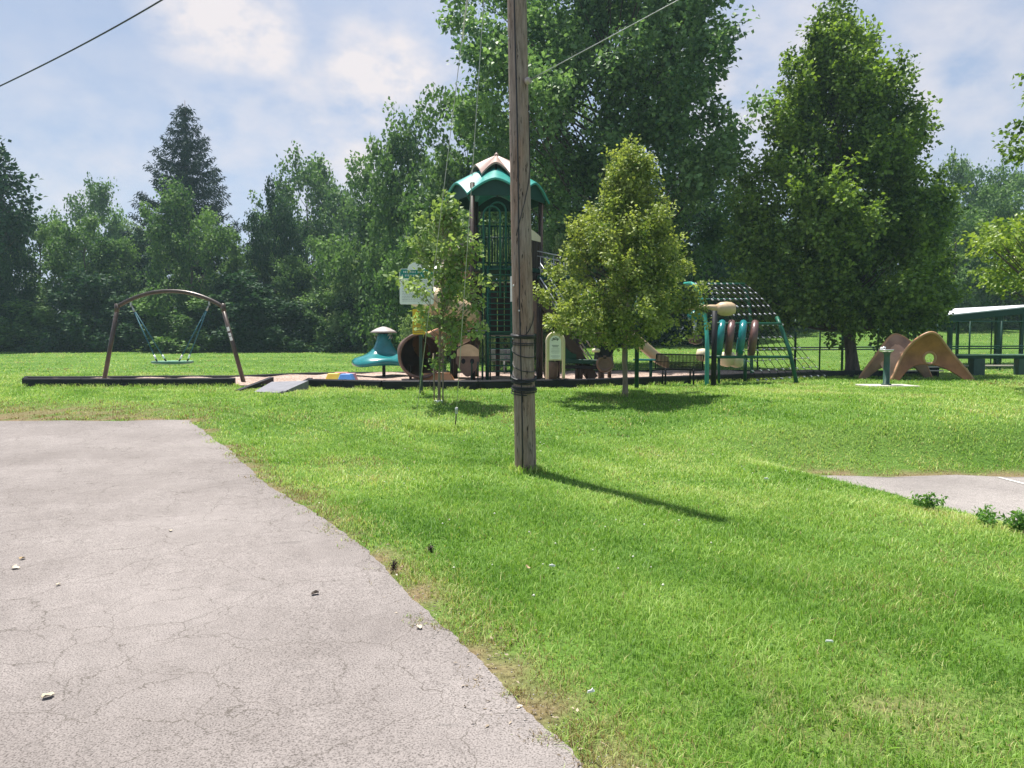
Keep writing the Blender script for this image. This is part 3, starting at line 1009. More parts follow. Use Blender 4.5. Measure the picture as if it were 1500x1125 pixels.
# tan arched panel topping the right side rail
d_ = HV[0] - HV[5]
P = []
for i in range(13):
    s = i / 12
    q = HV[5] + d_ * s
    P.append((q, tz(347), tz(332) + .0 - .16 * s ** 2 + .05 * math.sin(math.pi * s)))
o = MB(); nrm = Vector((d_.y, -d_.x, 0)).normalized() * .035
vs = [Vector((q.x, q.y, z)) + nrm * sg for sg in (-1, 1) for q, zl, zh in P for z in (zl, zh)]
fs = []
for i in range(12):
    a = 2 * i
    fs += [(a, a + 2, a + 3, a + 1), (26 + a, 26 + a + 1, 26 + a + 3, 26 + a + 2), (a + 1, a + 3, 26 + a + 3, 26 + a + 1), (a, 26 + a, 26 + a + 2, a + 2)]
fs += [(0, 1, 27, 26), (24, 50, 51, 25)]
o.add(vs, fs).build('arched_panel', M['cream'], root)
# posts of the low platform and the stair landing
for px, D, py in ((667, FD + .3, 470), (729, FD + 1.9, 486), (789, FD + .05, 430), (817, 22.2, 374), (846, 21.6, 470), (851, 22.8, 470)):
    p = on_mulch(px, D); zt_ = at(px, py, D).z
    MB().tube([p - Vector((0, 0, .1)), (p.x, p.y, zt_)], .068, 12).build('post', M['brown'], root)
    if py == 374: MB().lathe([(.075, zt_ - .03), (.085, zt_), (.07, zt_ + .05), (.01, zt_ + .075)], (p.x, p.y, 0), 12).build('post_cap', M['brown'], root)
# side landing reached from the upper deck
lx0, lx1 = TX + 1.2, tx(832, 22.3)
zl = at(815, 408, 22).z
MB().box(((lx0 + lx1) / 2, 22.2, zl), (lx1 - lx0, 1.2, .10)).build('landing', M['dgreen'], root)
for yq in (21.65, 22.8):
    o = MB()
    for k in range(2):
        zz = zl + .50 + .14 * k
        o.tube([(lx0, yq, zz + .12), (lx1, yq, zz - .08)], .018, 8)
    for k in range(5):
        xq = lx0 + (lx1 - lx0) * (k + .5) / 5
        o.tube([(xq, yq, zl), (xq, yq, zl + .62)], .013, 6)
    o.build('landing_rail', M['steel'], root)
# stair flight down to the right
sx0, sz0 = TX + 1.25, zlow + 1.05
sx1, sz1 = tx(868, 21.2), Tg
for yq in (20.75, 21.75):
    MB().bar((sx0, yq, sz0 - .1), (sx1, yq, sz1 + .05), .05, .26).build('stair_stringer', M['brown'], root)
    o = MB()
    o.tube([(sx0, yq, sz0 + .85), (sx1, yq, sz1 + .95)], .02, 8)
    o.tube([(sx0, yq, sz0 + .45), (sx1, yq, sz1 + .5)], .02, 8)
    o.build('handrail', M['steel'], root)
for k in range(8):
    t = (k + .5) / 8
    MB().box((sx0 + (sx1 - sx0) * t, 21.25, sz0 + (sz1 - sz0) * t), (.26, .96, .045)).build('stair_tread', M['brown'], root)
MB().box((TX + .95, 21.4, zlow + .5), (.5, .05, 1.1)).build('side_panel', M['brownpl'], root)
# horizontal pipe barrier of the low deck, left
o = MB()
xl = tx(660, FD)
o.tube([(xl, FD - .02, zlow + .03), (tx(716), FD - .02, zlow + .03)], .022, 8)
o.tube([(xl, FD - .02, zlow + .25), (tx(716), FD - .02, zlow + .25)], .018, 8)
o.build('low_rail', M['steel'], root)
o = MB(); o.box(((xl + TX - .5) / 2, FD + .75, zlow - .05), (TX - .5 - xl, 1.4, .1)); o.build('side_deck', M['dgreen'], root)
o = MB(); o.box(((xl + TX - .5) / 2, FD + 1.2, zlow - .22), (TX - .5 - xl, .06, .30)); o.build('skirt_panel', M['brownpl'], root)
# white instruction plates
MB().box((tx(697.5), FD - .09, tz(468)), (.07, .012, .48)).build('instruction_plate', M['white'], root)
MB().box((tx(749), FD - .2, tz(424)), (.06, .012, .72)).build('instruction_plate', M['white'], root)
# leaf-shaped climber with two black discs painting hole shade under the low deck
def shield(t): return None
ctr = Vector((tx(685, 20.9), 20.9, at(685, 528, 20.9).z))
out = []
for k in range(36):
    a = 2 * math.pi * k / 36
    rx = .34 * (1 - .28 * math.sin(a) * -1) if math.sin(a) < 0 else .34 + .02 * math.cos(2 * a)
    out.append((ctr.x + (.33 - .12 * (math.sin(a) < -.2) * abs(math.sin(a))) * math.cos(a), ctr.z + (.46 if math.sin(a) < 0 else .36) * math.sin(a)))
MB().prism(out, ctr.y - .04, ctr.y + .04).build('climbing_panel', M['brownpl'], root)
for dx in (-.12, .13):
    MB().prism([(ctr.x + dx + .06 * math.cos(t), ctr.z - .02 + .075 * math.sin(t)) for t in np.linspace(0, 2 * math.pi, 16)[:-1]], ctr.y - .052, ctr.y - .042).build('hole_shade', M['black'], root)
MB().prism([(ctr.x - .3 + .62 * s, ctr.z + .30 + .16 * math.sin(math.pi * s)) for s in np.linspace(0, 1, 12)] + [(ctr.x + .32, ctr.z + .12), (ctr.x - .3, ctr.z + .12)], ctr.y - .07, ctr.y - .045).build('climbing_panel', M['tan'], root)
for px in (660, 691, 700, 706):
    p = on_mulch(px, 20.8); MB().tube([p, (p.x, p.y, at(px, 492 if px == 660 else 530, 20.8).z)], .018, 8).build('climber_leg', M['dgreen'], root)

# spiral tube slide, in coloured sections
cx, cy = tx(648, 21.6), 21.7
def helix(u):
    """u 0..1 along the slide"""
    a = u * 3 * math.pi
    r = .92 - .12 * math.sin(math.pi * u)
    z = (zdk + .35) * (1 - u) + (at(617, 520, 20.6).z) * u
    return Vector((cx + r * math.cos(a), cy + r * math.sin(a), z))
def tubepart(u0, u1, col, r=.37, name='slide_section', n=14):
    pts = [helix(u) for u in np.linspace(u0, u1, n)]
    o = MB().tube(pts, r, 20, caps=False)
    o.tube([helix(u0), helix(u0 + .012)], r + .035, 20, caps=False)
    return o.build(name, col, root)
o = MB().tube([Vector((TX - 1.05, TD - .2, zdk + .42)), Vector((TX - 1.3, TD - .3, zdk + .40)), helix(.02) + Vector((0, -.2, .02)), helix(.05)], .38, 20, caps=False)
o.build('slide_section', M['brownpl'], root)
tubepart(.04, .17, M['pink']); tubepart(.17, .27, M['lav']); tubepart(.27, .48, M['cream']); tubepart(.48, .66, M['tan']); tubepart(.66, .80, M['tan']); tubepart(.80, .93, M['orange_tan'])
e0, e1 = helix(.93), at(617, 521, 20.35)
o = MB()
q = [helix(.92), helix(.95), helix(.975), helix(.975).lerp(e1, .55), e1]
o.tube(q, [.37, .42, .48, .56, .59], 28, caps=False)
# thick lip
ring = []
tdir = (q[-1] - q[-2]).normalized()
u_ = Vector((0, 0, 1)); u_ = (u_ - tdir * u_.dot(tdir)).normalized(); w_ = tdir.cross(u_)
ring = [e1 + (u_ * math.cos(t) + w_ * math.sin(t)) * .60 for t in np.linspace(0, 2 * math.pi, 9 * 4 + 1)]
o.tube(ring, .045, 8, caps=False)
o.build('slide_mouth', M['brownpl'], root)
for pxs, Ds in ((601, 20.9), (634, 21.0)):
    p = on_mulch(pxs, Ds); MB().tube([p - Vector((0, 0, .05)), (p.x, p.y, e1.z - .3)], .04, 8).build('slide_support', M['brown'], root)
o = MB(); p = at(650, 545, 20.9); o.box((p.x - .2, 20.8, mz(650, 20.8) + .1), (1.0, .5, .22), None, .8); o.build('slide_runout', M['orange_tan'], root)

# ------------------------------------------------------------------ rules and warning sign on one post
sp = gnd(617, 578)
SY = sp.y
root = thing('rules_sign', 'rules sign with green header and yellow warning panel on a dark green post', 'sign', sp)
def G(px, py, D=SY): return at(px, py, D)
MB().box((sp.x, SY, (sp.z - .2 + G(617, 388).z) / 2), (.075, .06, G(617, 388).z - sp.z + .2)).build('post', mat('sign_post', (.02, .045, .035), .5), root)
x0, x1, zT, zB = G(586.5, HOR).x, G(636, HOR).x, G(0, 394).z, G(0, 446).z
def rrect(x0, x1, z0, z1, r=.04):
    pts = []
    for cxx, czz, a0 in ((x1 - r, z1 - r, 0), (x0 + r, z1 - r, 90), (x0 + r, z0 + r, 180), (x1 - r, z0 + r, 270)):
        for k in range(5):
            a = R(a0 + 22.5 * k); pts.append((cxx + r * math.cos(a), czz + r * math.sin(a)))
    return pts
pan = MB().prism(rrect(x0, x1, zB, zT), SY - .055, SY - .035).build('rules_panel', M['signwhite'], root)
zh = G(0, 408).z
MB().prism(rrect(x0 + .015, x1 - .015, zh, zT - .012), SY - .060, SY - .0555).build('header', M['signgreen'], pan)
o = MB(); rr_ = random.Random(5)
for row, z in enumerate((zT - .075, zT - .155)):
    x = x0 + .05 + .04 * (row == 0)
    while x < x1 - .07:
        w = rr_.uniform(.018, .032)
        o.box((x + w / 2, SY - .0625, z), (w * .55, .004, .045)); o.box((x + w / 2, SY - .0625, z + rr_.choice((-.018, 0, .018))), (w, .004, .010))
        x += w + .014
        if rr_.random() < .16: x += .03
o.build('header_lettering', M['signwhite'], pan)
o = MB(); z = zh - .05
while z > zB + .05:
    x = x0 + .06
    end = x1 - rr_.uniform(.06, .16)
    while x < end:
        w = rr_.uniform(.02, .06); o.box((x + w / 2, SY - .0575, z), (w, .004, .009)); x += w + .012
    z -= .036
o.build('small_print', M['inkgrey'], pan)
MB().prism([(G(609, HOR).x + .17 * math.cos(t), zT - .03 + .17 * math.sin(t)) for t in np.linspace(0, math.pi, 16)], SY - .075, SY - .062).build('round_plate', M['signwhite'], root)
x0, x1, zT, zB = G(605, HOR).x, G(623.5, HOR).x, G(0, 453).z, G(0, 490).z
pan = MB().prism(rrect(x0, x1, zB, zT, .015), SY - .055, SY - .035).build('warning_panel', M['signyellow'], root)
o = MB(); z = zT - .27
while z > zB + .03:
    x = x0 + .025; end = x1 - rr_.uniform(.02, .06)
    while x < end:
        w = rr_.uniform(.012, .03); o.box((x + w / 2, SY - .0575, z), (min(w, end - x + .01), .004, .012)); x += w + .008
    z -= .037
o.box(((x0 + x1) / 2, SY - .0575, zT - .215), (.2, .004, .02))
o.build('warning_print', M['ink'], pan)
o = MB(); o.prism([((x0 + x1) / 2 + .075 * math.cos(t), zT - .10 + .075 * math.sin(t)) for t in np.linspace(0, 2 * math.pi, 20)[:-1]], SY - .059, SY - .0555); o.build('pictogram', mat('orange_ink', (.6, .17, .02), .5), pan)

# ------------------------------------------------------------------ welcome sign
WD = 19.0
root = thing('welcome_sign', 'cream arched welcome sign with white panel standing in the mulch right of the pole', 'sign', on_mulch(814, WD))
def W(px, py): return at(px, py, WD)
xl, xr = W(801.5, HOR).x, W(825.5, HOR).x; xc = (xl + xr) / 2; rad = (xr - xl) / 2
zs = W(0, 500).z; zf = mz(814, WD) - .1
pts = [(xl, WD, zf)] + [(xc - rad * math.cos(t), WD, zs + rad * math.sin(t)) for t in np.linspace(0, math.pi, 20)] + [(xr, WD, zf)]
MB().tube(pts, .042, 12).build('frame', M['cream'], root)
ri = rad - .03
zb_ = W(0, 528).z
out = [(xc + ri * math.cos(t), zs + ri * math.sin(t)) for t in np.linspace(0, math.pi, 20)] + [(xc - ri, zb_), (xc + ri, zb_)]
back = MB().prism(out, WD - .012, WD + .012).build('backing_board', M['cream'], root)
ri -= .035
out = [(xc + ri * math.cos(t), zs + ri * math.sin(t)) for t in np.linspace(0, math.pi, 20)] + [(xc - ri, zb_ + .03), (xc + ri, zb_ + .03)]
pan = MB().prism(out, WD - .022, WD - .0125).build('panel', M['signwhite'], root)

def text_mesh(s, size):
    cu = bpy.data.curves.new('t', 'FONT'); cu.body = s; cu.size = size; cu.align_x = 'CENTER'; cu.extrude = .0015
    ob = bpy.data.objects.new('t', cu); COL.objects.link(ob)
    dg = bpy.context.evaluated_depsgraph_get()
    me = bpy.data.meshes.new_from_object(ob.evaluated_get(dg))
    vs = [v.co.copy() for v in me.vertices]; fs = [tuple(p.vertices) for p in me.polygons]
    bpy.data.objects.remove(ob); bpy.data.curves.remove(cu); bpy.data.meshes.remove(me)
    return vs, fs
o = MB()
for i, ch in enumerate('WELCOME'):
    vs, fs = text_mesh(ch, .085)
    a = R(90 + 46 - 92 * i / 6)
    rl = ri - .085
    cpos = Vector((xc + rl * math.cos(a), WD - .0245, zs - .02 + rl * math.sin(a)))
    rot = a - math.pi / 2
    o.add([cpos + Vector((v.x * math.cos(rot) - v.y * math.sin(rot), -v.z, v.x * math.sin(rot) + v.y * math.cos(rot))) for v in vs], fs)
o.build('welcome_lettering', M['ink'], pan)
o = MB()
for k, (py, h, f) in enumerate(((506, .02, .62), (508, .02, .5), (511, .008, .7), (513, .008, .7), (515, .008, .74), (517, .008, .7), (521.5, .014, .8), (524, .008, .6), (526, .008, .5))):
    o.box((xc, WD - .0245, W(0, py).z), (2 * ri * f, .004, h))
o.build('small_print', M['inkgrey'], pan)

# ------------------------------------------------------------------ benches, posts, small play pieces
def slat_bench(name, label, pL, pR, zlo, zhi, D, m, n, lean=.12, tilt=0.0, backrest_only=False):
    a, b_ = at(pL, HOR, D).x, at(pR, HOR, D).x
    g = mz((pL + pR) / 2, D)
    root = thing(name, label, 'bench', ((a + b_) / 2, D, g))
    o = MB()
    o.bar((a, D, zhi), (b_, D, zhi - tilt), .03, .035); o.bar((a, D - lean, zlo), (b_, D - lean, zlo - tilt), .03, .035)
    o.bar((a, D, zhi), (a, D - lean, zlo), .03, .03); o.bar((b_, D, zhi - tilt), (b_, D - lean, zlo - tilt), .03, .03)
    o.bar((a, D - lean / 2, (zhi + zlo) / 2), (b_, D - lean / 2, (zhi + zlo) / 2 - tilt), .02, .02)
    for i in range(n):
        t = (i + .5) / n; x = a + (b_ - a) * t
        o.bar((x, D, zhi - tilt * t), (x + .05, D - lean, zlo - tilt * t), .016, .05, up=(0, 1, 0))
    o.build('backrest', m, root)
    o = MB()
    for k in range(9):
        y = D + .02 + k * .05 + .03
        o.bar((a, y, zlo + .02), (b_, y, zlo + .02 - tilt), .03, .02)
    o.build('seat', m, root)
    for x in (a + .25, b_ - .25):
        for y in (D + .05, D + .42):
            MB().tube([(x, y, g - .05), (x, y, zlo + .02)], .024, 8).build('leg', m, root)
    return root
slat_bench('park_bench', 'dark slatted steel bench seen from behind under the yellow-tipped tree', 962, 1031, at(0, 541, 19.6).z, at(0, 518.5, 19.6).z, 19.6, M['black'], 34, -.16, .03)
slat_bench('park_bench', 'pale grey slatted bench far behind the tower ladder', 719, 749, at(0, 528, 26).z, at(0, 512, 26).z, 26, mat('grey_bench', (.25, .27, .27), .5), 20, .1)

def post(px, D, pyt, r, m, label, cap=False):
    p = on_mulch(px, D); z = at(px, pyt, D).z
    o = MB().tube([p - Vector((0, 0, .15)), (p.x, p.y, z)], r, 12)
    o.lathe([(r * 1.1, z - .02), (r * 1.15, z + .02), (r * .6, z + .05), (.01, z + .055)], (p.x, p.y, 0), 12)
    ob = o.build('post', m); tag(ob, label, 'post')
post(933, 18.8, 420, .055, M['dgreen'], 'dark green steel post beside the trunk of the yellow-tipped tree')
# talk panel: discs on a brown post
p = on_mulch(881, 20.2)
root = thing('activity_post', 'brown activity post with a cream disc above two dark discs', 'play post', p)
MB().tube([p - Vector((0, 0, .1)), (p.x, p.y, at(0, 470, 20.2).z)], .085, 14).build('post', M['brown'], root)
for (py, px, r_, m_) in ((493, 887, .21, M['tan']), (512, 885, .26, M['black']), (533, 886, .24, M['brownpl'])):
    q = at(px, py, 20.1)
    o = MB(); ring = []
    for t in np.linspace(0, 2 * math.pi, 29): ring.append((q.x + (r_ - .05) * math.cos(t), 20.08, q.z + (r_ - .05) * math.sin(t)))
    o.tube(ring, .05, 8, caps=False)
    o.prism([(q.x + (r_ - .05) * math.cos(t), q.z + (r_ - .05) * math.sin(t)) for t in np.linspace(0, 2 * math.pi, 28)[:-1]], 20.06, 20.10)
    o.build('disc', m_, root)
for py in (492, 516):
    q = at(873, py, 20.0); MB().lathe([(.09, 0), (.12, .04), (.09, .09), (.02, .11)], (q.x, 20.0, q.z), 14).build('knob', M['cream'], root)
# balance beam
a_, b_ = on_mulch(836, 20.8), on_mulch(880, 20.6)
root = thing('balance_beam', 'dark green balance beam on short posts between welcome sign and activity post', 'balance beam', a_.lerp(b_, .5))
zb_ = at(0, 530, 20.7).z
MB().bar((a_.x - .2, 20.8, zb_ + .02), (b_.x, 20.6, zb_), .22, .12).build('beam', M['dgreen'], root)
MB().bar((a_.x - .2, 20.75, zb_ - .14), (b_.x, 20.55, zb_ - .16), .06, .10).build('rail', M['black'], root)
for px in (845, 851, 862):
    q = on_mulch(px, 20.7); MB().tube([q - Vector((0, 0, .1)), (q.x, q.y, zb_ - .02)], .05 if px < 860 else .02, 10).build('leg', M['brown'], root)
# curved dark slide between the welcome sign and the beam posts
o = MB(); P = []
for i in range(14):
    t = i / 13; px = 826 + 17 * t; q = at(px, 506 + 12.5 * (1 - (1 - t) ** 2), 21.0)
    P.append((q.x, q.z))
lowz = at(0, 527, 21).z
MB().prism(P + [(P[-1][0], lowz), (P[0][0], lowz)], 20.7, 20.75).build('x', None)
ob = bpy.data.objects['x']; ob.name = 'slide_side'; ob.data.materials.append(M['dgreen'])
tag(ob, 'dark green curved slide flank just right of the welcome sign', 'slide')
q = on_mulch(807, 21.6)
o = MB().lathe([(.16, 0), (.2, .1), (.22, .35), (.2, .5), (.05, .52)], (q.x, q.y, q.z), 16); ob = o.build('drum_seat', mat('brown_drum', (.22, .14, .08), .5)); tag(ob, 'brown barrel stool showing between the legs of the welcome sign', 'stool')

# tan trough slide
root = thing('trough_slide', 'tan plastic slide dropping to the right behind the yellow-tipped tree', 'slide', on_mulch(965, 22))
path_s = [at(892, 466, 22), at(905, 482, 22), at(922, 496, 22), at(945, 514, 22), at(962, 529, 22), at(976, 536, 22)]
prof = [(-.30, .26), (-.27, .27), (-.24, .05), (-.12, .0), (.12, .0), (.24, .05), (.27, .27), (.30, .26), (.27, -.06), (-.27, -.06)]
vs = []
for p_ in path_s: vs += [p_ + Vector((0, y, z)) for y, z in prof]
npf = len(prof); fs = []
for i in range(len(path_s) - 1):
    for k in range(npf):
        k2 = (k + 1) % npf; fs.append((i * npf + k, i * npf + k2, (i + 1) * npf + k2, (i + 1) * npf + k))
fs += [tuple(range(npf)), tuple((len(path_s) - 1) * npf + k for k in range(npf - 1, -1, -1))]
MB().add(vs, fs, True).build('chute', M['tan'], root)
for px, py in ((918, 498), (953, 526)):
    q = on_mulch(px, 22); MB().tube([q - Vector((0, 0, .1)), (q.x, q.y, at(px, py, 22).z)], .035, 8).build('leg', M['green'], root)
q = on_mulch(893, 22.2); MB().tube([q - Vector((0, 0, .1)), (q.x, q.y, at(0, 440, 22).z)], .06, 10).build('leg', M['brown'], root)
# small table by the slide
q = on_mulch(944, 21)
root = thing('play_table', 'small teal play table beside the foot of the tan slide', 'table', q)
MB().box((q.x, q.y, at(0, 527, 21).z), (.55, .5, .05)).build('table_top', M['tealdk'], root)
for dx in (-.2, .2): MB().tube([(q.x + dx, q.y, q.z - .05), (q.x + dx, q.y, at(0, 527, 21).z)], .03, 8).build('leg', M['green'], root)

# ------------------------------------------------------------------ net climber with rings
ND = 21.0
root = thing('net_climber', 'green arched pipe climber with black rope nets and hanging rings', 'net climber', on_mulch(1085, ND))
def Nn(px, py, D=ND): return at(px, py, D)
g_ = on_mulch(1036, 20.3)
pts = [Nn(1003, 416, 21.5), Nn(1014, 416, 21.2), Nn(1022, 426, 20.9), Nn(1029, 446, 20.7), Nn(1034, 475, 20.5), Nn(1036, 510, 20.3), (g_.x, g_.y, g_.z - .1)]
def smooth_pts(pts, n=40):
    P = [Vector(p) for p in pts]; out = []
    for i in range(len(P) - 1):
        p0, p1, p2, p3 = P[max(i - 1, 0)], P[i], P[i + 1], P[min(i + 2, len(P) - 1)]
        for k in range(6):
            t = k / 6
            out.append(.5 * ((2 * p1) + (p2 - p0) * t + (2 * p0 - 5 * p1 + 4 * p2 - p3) * t * t + (3 * p1 - p0 - 3 * p2 + p3) * t ** 3))
    return out + [P[-1]]
MB().tube(smooth_pts(pts), .058, 12).build('arch_pipe', M['teal_pipe'], root)
g2_ = on_mulch(1168, 21.5)
MB().tube([Nn(1138, 465, 22.3), Nn(1142, 474, 22.1), Nn(1156, 512, 21.7), (g2_.x, g2_.y, g2_.z - .1)], .058, 12).build('side_pipe', M['green'], root)
gb_ = on_mulch(1092, 25); 
MB().tube(smooth_pts([Nn(1088, 416, 24.5), Nn(1096, 440, 24.6), Nn(1100, 480, 24.8), (on_mulch(1102, 25).x, 25, on_mulch(1102, 25).z - .1)]), .055, 12).build('arch_pipe', M['green'], root)
for a, b_, r_ in ((Nn(1003, 416, 21.5), Nn(1090, 416, 24.4), .036), (Nn(1028, 438.5, 20.8), Nn(1094, 438.5, 24.5), .03), (Nn(1034, 474, 20.5), Nn(1144, 474, 22.0), .036), (Nn(1036, 523, 20.3), Nn(1160, 523, 21.7), .042), (Nn(1034, 489, 20.5), Nn(1112, 489, 21.5), .014)):
    MB().tube([a, b_], r_, 10).build('cross_pipe', M['green'] if r_ > .02 else M['black'], root)
q = on_mulch(1092, 22); MB().tube([q - Vector((0, 0, .1)), Nn(1092, 520, 22)], .055, 10).build('leg', M['dgreen'], root)
q = on_mulch(1054, 21); MB().tube([q - Vector((0, 0, .1)), Nn(1053, 523, 21)], .04, 10).build('leg', M['green'], root)
q = on_mulch(1046, 19.6)
MB().tube([q - Vector((0, 0, .1)), Nn(1047, 455, 19.6)], .07, 14).build('post', M['black'], root)
# rope net: a surface from the top pipe down over the back to the mulch on the right
A = [Nn(1012, 416, 21.4), Nn(1088, 416, 24.4)]
rows_n, cols_n = 11, 9
def net(u, v):
    """u along the top pipe, v from the pipe (0) to the foot (1)"""
    top = Nn(1010, 416, 21.4).lerp(Nn(1090, 416, 24.4), u)
    mid = Nn(1072, 468, 20.9).lerp(Nn(1140, 466, 23.0), u)
    ft = Nn(1110, 545, 20.8).lerp(Nn(1208, 541, 24.0), u)
    ft.z = mz(1160, 22) + .02
    if v < .5:
        t = v * 2; p = top.lerp(mid, t); p.z += .10 * math.sin(math.pi * t)
    else:
        t = v * 2 - 1; p = mid.lerp(ft, t); p.z -= .10 * math.sin(math.pi * t)
    return p
o = MB(); kn_ = MB()
for i in range(cols_n + 1):
    o.tube([net(i / cols_n, v) for v in np.linspace(0, 1, 20)], .010, 5, caps=False)
for j in range(1, rows_n + 1):
    o.tube([net(u, j / (rows_n + .0)) for u in np.linspace(0, 1, 10)], .009, 5, caps=False)
for i in range(cols_n + 1):
    for j in range(rows_n + 1):
        p_ = net(i / cols_n, j / rows_n)
        kn_.tube([p_ + Vector((-.035, 0, .02)), p_ + Vector((.03, 0, -.02))], .020, 6)
nf = len(o.f)
o.add(kn_.v, kn_.f, True)
ob = o.build('rope_net', M['black'], root, recalc=False)
ob.data.materials.append(M['lav'])
mi = np.zeros(len(ob.data.polygons), np.int32); mi[nf:] = 1
ob.data.polygons.foreach_set('material_index', mi)
# ring tunnel
for k, (px, m_) in enumerate(((1055, M['tealdk']), (1069, M['maroon']), (1086, M['tealdk']), (1103, M['maroon']))):
    c_ = Nn(px, 496, 21.0 + .12 * k); ring = []
    for t in np.linspace(0, 2 * math.pi, 33):
        ring.append(c_ + Vector((.12 * math.cos(t) + .05 * math.sin(t), .42 * math.cos(t), .44 * math.sin(t))))
    MB().tube(ring, .105, 12, caps=False).build('ring', m_, root)
# cream barrel on a bent arm
o = MB(); c_ = Nn(1063, 452.5, 20.4)
pr = [(.02, -.27), (.13, -.25), (.185, -.15), (.20, 0), (.185, .15), (.13, .25), (.02, .27)]
vs, fs = [], []
for r_, x_ in pr:
    for k in range(18):
        a = 2 * math.pi * k / 18; vs.append(c_ + Vector((x_, r_ * math.cos(a), r_ * math.sin(a))))
for i in range(len(pr) - 1):
    for k in range(18): fs.append((i * 18 + k, i * 18 + (k + 1) % 18, (i + 1) * 18 + (k + 1) % 18, (i + 1) * 18 + k))
o.add(vs, fs, True)
o.tube([c_ + Vector((-.2, 0, 0)), Nn(1040, 450, 20.4), Nn(1026, 450, 20.4), Nn(1008, 452, 20.4)], [.12, .07, .06, .05], 12)
o.build('drum', M['tan'], root)
o = MB(); o.tube([c_ + Vector((-.05, 0, -.2)), Nn(1042, 459, 20.4), Nn(1030, 454, 20.4)], .04, 10); o.build('drum_arm', M['brown'], root)
# cream stepping barrels low behind
for k, (px, py, r_) in enumerate(((1030, 519, .22), (1065, 525, .26), (1079, 528, .22))):
    c_ = Nn(px, py, 22.6); MB().lathe([(.02, -r_), (r_ * .8, -r_ * .8), (r_, 0), (r_ * .8, r_ * .7), (.02, r_ * .8)], c_, 18).build('stepping_barrel', M['cream'], root)
c_ = Nn(1018, 468, 21.0)
MB().lathe([(.20, 0), (.22, .1), (.17, .2), (.02, .26)], c_, 18).build('dome_cap', M['tealdk'], root)
MB().tube([c_, c_ - Vector((0, 0, .5))], .05, 10).build('dome_stem', M['lav'], root)
MB().lathe([(.02, -.15), (.18, -.1), (.2, 0), (.14, .1), (.02, .12)], Nn(1019, 497, 21.0), 16).build('ring', M['maroon'], root)

# ------------------------------------------------------------------ climbing arch sculpture
AD = gnd(1366, 557).y
root = thing('climbing_arch', 'pair of joined brown plastic climbing panels shaped like rounded peaks with holes', 'climbing sculpture', gnd(1345, 556))

def peak_panel(apx, apy, lpx, lpy, rpx, rpy, D, bow, m, hole=None, inner=.42, name='peak_panel', rightward=0):
    ap, lf, rt = at(apx, apy, D), at(lpx, lpy, D), at(rpx, rpy, D)
    gL, gR = th(lf.x, D), th(rt.x, D)
    lf.z, rt.z = gL - .03, gR - .03
    H = ap.z - min(lf.z, rt.z)
    nx, nz = 40, 26
    th_ = .035
    def outer(s):   # s -1..1 across
        half = (ap.x - lf.x) if s < 0 else (rt.x - ap.x)
        base = lf.z if s < 0 else rt.z
        a = abs(s)
        # rounded top, concave flank
        k = (1 - a) ** 1.0
        prof = 1 - (a ** 1.75) * (1.25 - .25 * a)
        return ap.x + s * half, base + (ap.z - base) * max(0, prof)
    def lower(s):
        a = abs(s)
        if a > .80: return 0.0
        return inner * H * (1 - (a / .80) ** 2.2)
    cols = []
    for side in (-1, 1):
        P = []
        for i in range(nx + 1):
            s = -1 + 2 * i / nx
            x, zo = outer(s)
            gz = lf.z + (rt.z - lf.z) * (s + 1) / 2
            zl = gz + lower(s)
            zl = min(zl, zo - .02)
            if abs(s) > .80: zl = min(zo - .02, gz - .05)
            row = []
            for j in range(nz + 1):
                t = j / nz
                z = zl + (zo - zl) * t
                hh = (z - gz) / H
                y = D + bow * (math.sin(math.pi * min(1, max(0, hh))) * .9 * (1 - s * s)) + rightward * s + side * th_
                row.append(Vector((x, y, z)))
            P.append(row)
        cols.append(P)
    o = MB()
    holes = set()
    if hole:
        hc = at(hole[0], hole[1], D)
        for i in range(nx):
            for j in range(nz):
                c_ = (cols[0][i][j] + cols[0][i + 1][j + 1]) / 2
                if ((c_.x - hc.x) ** 2 + (c_.z - hc.z) ** 2) < hole[2] ** 2: holes.add((i, j))
    nj = nz + 1
    for P in cols:
        vs = [p for r_ in P for p in r_]
        fs = [(i * nj + j, (i + 1) * nj + j, (i + 1) * nj + j + 1, i * nj + j + 1) for i in range(nx) for j in range(nz) if (i, j) not in holes]
        o.add(vs, fs, True)
    # edge faces
    N1 = (nx + 1) * nj
    for i in range(nx):
        for j in (0, nz):
            a, b_ = i * nj + j, (i + 1) * nj + j
            o.f.append((a, b_, b_ + N1, a + N1)); o.s.append(False)
    for j in range(nz):
        for i in (0, nx):
            a, b_ = i * nj + j, i * nj + j + 1
            o.f.append((a, b_, b_ + N1, a + N1)); o.s.append(False)
    part = o.build(name, m, root)
    # rolled top edge
    e = MB(); pts = [ (cols[0][i][nz] + cols[1][i][nz]) / 2 for i in range(nx + 1)]
    e.tube(pts, .045, 8).build('rolled_edge', M['edge'], part)
    if hole:
        ys = [ (cols[0][i][j]).y for (i, j) in holes]
        ym = sum(ys) / len(ys) + .0
        pts = [Vector((hc.x + hole[2] * math.cos(t), ym + .01, hc.z + hole[2] * math.sin(t))) for t in np.linspace(0, 2 * math.pi, 29)]
        MB().tube(pts, .042, 8, caps=False).build('hole_rim', M['edge'], part)
    return cols
M['edge'] = mat('sunlit_orange_edge', (0.42, 0.22, 0.11), .5, var=.15)  # lighter orange paints sunlight onto the panel edges and hole rims
cF = peak_panel(1364, 487, 1304, 556, 1427, 558, AD, .42, M['terracotta'], (1370.5, 525, .19), .34)
cB_ = peak_panel(1312, 490, 1258, 554.5, 1366, 557, AD + 1.35, -.30, M['mauve'], (1294, 527, .1), .36)
